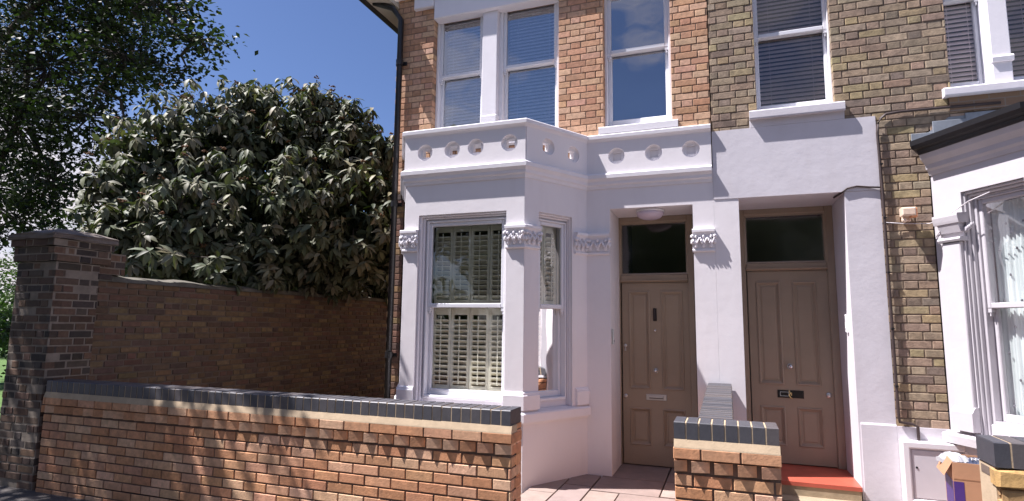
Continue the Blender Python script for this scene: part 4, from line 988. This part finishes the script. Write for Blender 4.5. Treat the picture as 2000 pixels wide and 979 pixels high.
def tree(name, label, base, lobes, trunk, density, leaf, colA, colB, seed, hang=0., limbs_r=.07, cl_r=.33, group=None, twig=True):
    q = np.random.RandomState(seed); T = empty(name, base, label, 'tree', group)
    P_, D_, N_, L_, W_, C_ = [], [], [], [], [], []
    bm = bmesh.new(); tp = [Vector(p) for p in trunk[0]]; tube(bm, tp, trunk[1], 10)
    anchors = [tp[-1], tp[-2]] if len(tp) > 2 else [tp[-1]]
    for c, r in lobes:
        c = Vector(c); s = min(anchors, key=lambda a: (a-c).length); m1 = s.lerp(c, .35)+Vector(q.uniform(-.25, .25, 3)); m2 = s.lerp(c, .7)+Vector(q.uniform(-.25, .25, 3))+Vector((0, 0, .1))
        k = min(1.6, .5+r*.5); tube(bm, [s, m1, m2, c], [limbs_r*k, limbs_r*.7*k, limbs_r*.45*k, limbs_r*.2], 7); anchors += [c, m2]
        n = max(3, int(density*r**2.2))
        for _ in range(n):
            d = unit(q.normal(size=3)); p = np.array(c)+d*r*q.uniform(.25, 1.05)**.6*np.array([1, 1, .85])
            if twig: a_ = c.lerp(Vector(p), .15); mm = c.lerp(Vector(p), .6)+Vector(q.uniform(-.08, .08, 3)); tube(bm, [a_, mm, Vector(p)], [.014, .010, .004], 4, caps=False)
            nl = q.randint(16, 34); base_c = np.array(colA if q.rand() < .6 else colB)*q.uniform(.75, 1.3)
            for _k in range(nl):
                o_ = q.normal(size=3)*cl_r*np.array([.75, .75, .33]); P_.append(p+o_); D_.append(unit(q.normal(size=3)*np.array([1, 1, .4])+np.array([0, 0, -.45-hang]))); N_.append(unit(q.normal(size=3)*.55+np.array([0, 0, 1.])))
                l = leaf*q.uniform(.65, 1.3); L_.append(l); W_.append(l*q.uniform(.6, .85)); C_.append(base_c*q.uniform(.8, 1.25))
    obj('branches', bm, bark_m, T); leaves_mesh('foliage', T, P_, D_, N_, L_, W_, C_, leaf_tree, 'small'); return T
TL = [((-16.725, 9, 10.5), 1.5), ((-13.56, 9, 9.6), 1.35), ((-11.8, 9, 8.6), .85), ((-10.75, 9, 7.6), .62), ((-12.9, 9, 7.6), 1.1), ((-15.46, 9, 7.7), 1.6), ((-16.36, 9, 6.2), 1.25), ((-13.9, 9, 6.2), 1.05),
      ((-12.2, 9, 5.6), .45), ((-15.2, 9.2, 4.8), 1.1), ((-13.5, 9.2, 4.4), .6), ((-16.1, 9, 3.9), .9), ((-20.3, 9.5, 8.8), 2.3), ((-19.0, 9.5, 5.1), 1.9), ((-15.5, 10.2, 9.2), 1.5), ((-10.3, 9, 7.3), .3), ((-11.4, 9, 6.9), .4)]
tree('tree', 'tall dark leafed broadleaf tree reaching over from the left edge above the shrub', (-18.6, 9.3, -.1), TL, ([(-18.6, 9.3, -.15), (-18.4, 9.3, 2.4), (-17.8, 9.2, 4.6), (-16.6, 9.1, 6.6)], [.34, .27, .2, .12]), 52, .125, (.014, .022, .008), (.038, .055, .016), 5, cl_r=.36)
# near street tree, mostly out of frame: its crown shades the pillar and the left half of the low wall
NLB = [((-9.5, 2.6, 6.4), .85), ((-8.7, 2.7, 6.9), .8), ((-8.0, 2.7, 6.3), .65), ((-7.3, 2.65, 6.6), .42), ((-9.6, 2.4, 7.8), 1.0), ((-8.6, 3.0, 5.9), .4), ((-10.2, 2.4, 5.9), .8), ((-6.7, 2.6, 6.7), .22), ((-6.15, 4.25, 6.1), .22), ((-5.88, 4.4, 5.75), .13), ((-9.0, 2.6, 5.6), .35), ((-7.2, .9, 4.6), 1.0), ((-9.0, .8, 5.2), 1.2), ((-8.9, 2.6, 6.2), .6), ((-8.3, 2.6, 6.6), .6), ((-9.3, 2.6, 7.0), .7), ((-7.9, 2.5, 6.7), .55), ((-8.6, 2.3, 7.2), .8), ((-6.2, .7, 4.2), .8)]
tree('unseen_street_tree', 'small street tree at the far left whose crown dapples the brick pillar and low wall', (-10.4, 1.6, -.1), NLB, ([(-10.4, 1.6, -.1), (-10.4, 1.7, 2.5), (-10.2, 1.9, 4.4), (-9.7, 2.2, 5.6)], [.2, .17, .13, .09]), 19, .12, (.03, .055, .015), (.05, .08, .02), 8, hang=.3, cl_r=.21, limbs_r=.05)
tree('unseen_street_tree', 'added unseen tree left of the camera that keeps sky light off the left wall', (-7.6, -1.4, -.1), [((-5.6, .1, 4.9), 1.4), ((-3.7, -1.2, 4.4), 1.1), ((-2.9, -2.4, 4.7), 1.1), ((-11.6, 1.0, 4.6), 1.7), ((-8.0, .4, 4.8), 1.6), ((-5.0, -2.0, 4.4), 1.3), ((-7.2, -3, 4.8), 1.7), ((-9.8, -1.4, 4.9), 1.9), ((-7.5, -1.2, 5.2), 1.5), ((-7.8, 1.0, 3.8), 1.0), ((-9.6, .8, 4.0), 1.3), ((-4.6, -.4, 4.0), .9)],  # added out of view, crown lobes placed to block sky light over the low wall
     ([(-7.6, -1.4, -.1), (-7.5, -1.4, 1.8), (-7.4, -1.3, 3.4), (-7.3, -1.2, 4.8)], [.3, .25, .2, .14]), 19, .21, (.03, .05, .015), (.05, .075, .02), 12, hang=.2, cl_r=.42, twig=False)
# sunlit bushes glimpsed behind the pillar and below the tree
for i, (x, y, z, r, lb) in enumerate(((-16.5, 9.6, 1.3, .9, 'bright green bush behind the brick pillar at the left edge'), (-14.2, 10.5, 2.2, 1.1, 'green bush between the tree and the big shrub above the pillar'), (-21, 14, 3.0, 2.4, 'distant yellow green bush low behind the tree at far left'))):
    tree('bush', lb, (x, y, -.14), [((x, y, z), r), ((x+.6*r, y+.3, z-.5), r*.8), ((x-.7*r, y, z-.3), r*.8)], ([(x, y, -.14), (x, y, z*.5), (x, y, z)], [.06, .05, .03]), 40, .10, (.045, .08, .018), (.075, .12, .025), 20+i, cl_r=.3, group=None)
# far side of the street: trees seen only as reflections in the panes
far = []
q = np.random.RandomState(3); P_, D_, N_, L_, W_, C_ = [], [], [], [], [], []
for x in np.arange(-34, 30, 4.2):
    tall = -9.2 < x < 9; c = np.array([x+q.uniform(-1, 1), -15+q.uniform(-1, 1), (4.8 if tall else 1.3)+q.uniform(-.5, .5)]); r = (2.5 if x < -7 else q.uniform(3.6, 4.4)) if tall else q.uniform(1.6, 2.2)
    for _ in range(6500 if tall else 1600):
        d = unit(q.normal(size=3)); P_.append(c+d*r*q.uniform(.5, 1)*np.array([1.15, 1, 1.1])); D_.append(unit(q.normal(size=3))); N_.append(unit(q.normal(size=3)+np.array([0, 0, .7]))); L_.append(.30); W_.append(.24); C_.append(np.array([.035, .06, .018])*q.uniform(.7, 1.4))
o = leaves_mesh('far_treeline', None, P_, D_, N_, L_, W_, C_, leaf_tree, 'small'); tag(o, 'row of dark trees across the street reflected in the window panes', 'tree line', kind='stuff')

# clipped bushes far behind the boundary wall close the view to the horizon
q = np.random.RandomState(9); P_, D_, N_, L_, W_, C_ = [], [], [], [], [], []
for x in np.arange(-34, -3, 1.5):
    c = np.array([x+q.uniform(-.4, .4), 17+q.uniform(-.6, .6), 1.6+q.uniform(-.3, .3)]); r = q.uniform(1.6, 2.2)
    for _ in range(800):
        d = unit(q.normal(size=3)); P_.append(c+d*r*q.uniform(.4, 1)); D_.append(unit(q.normal(size=3))); N_.append(unit(q.normal(size=3)+np.array([0, 0, .7]))); L_.append(.22); W_.append(.16); C_.append(np.array([.05, .085, .022])*q.uniform(.6, 1.4))
o = leaves_mesh('far_hedge', None, P_, D_, N_, L_, W_, C_, leaf_tree, 'small'); tag(o, 'far green hedge beyond the boundary wall glimpsed under the shrub', 'hedge', kind='stuff')
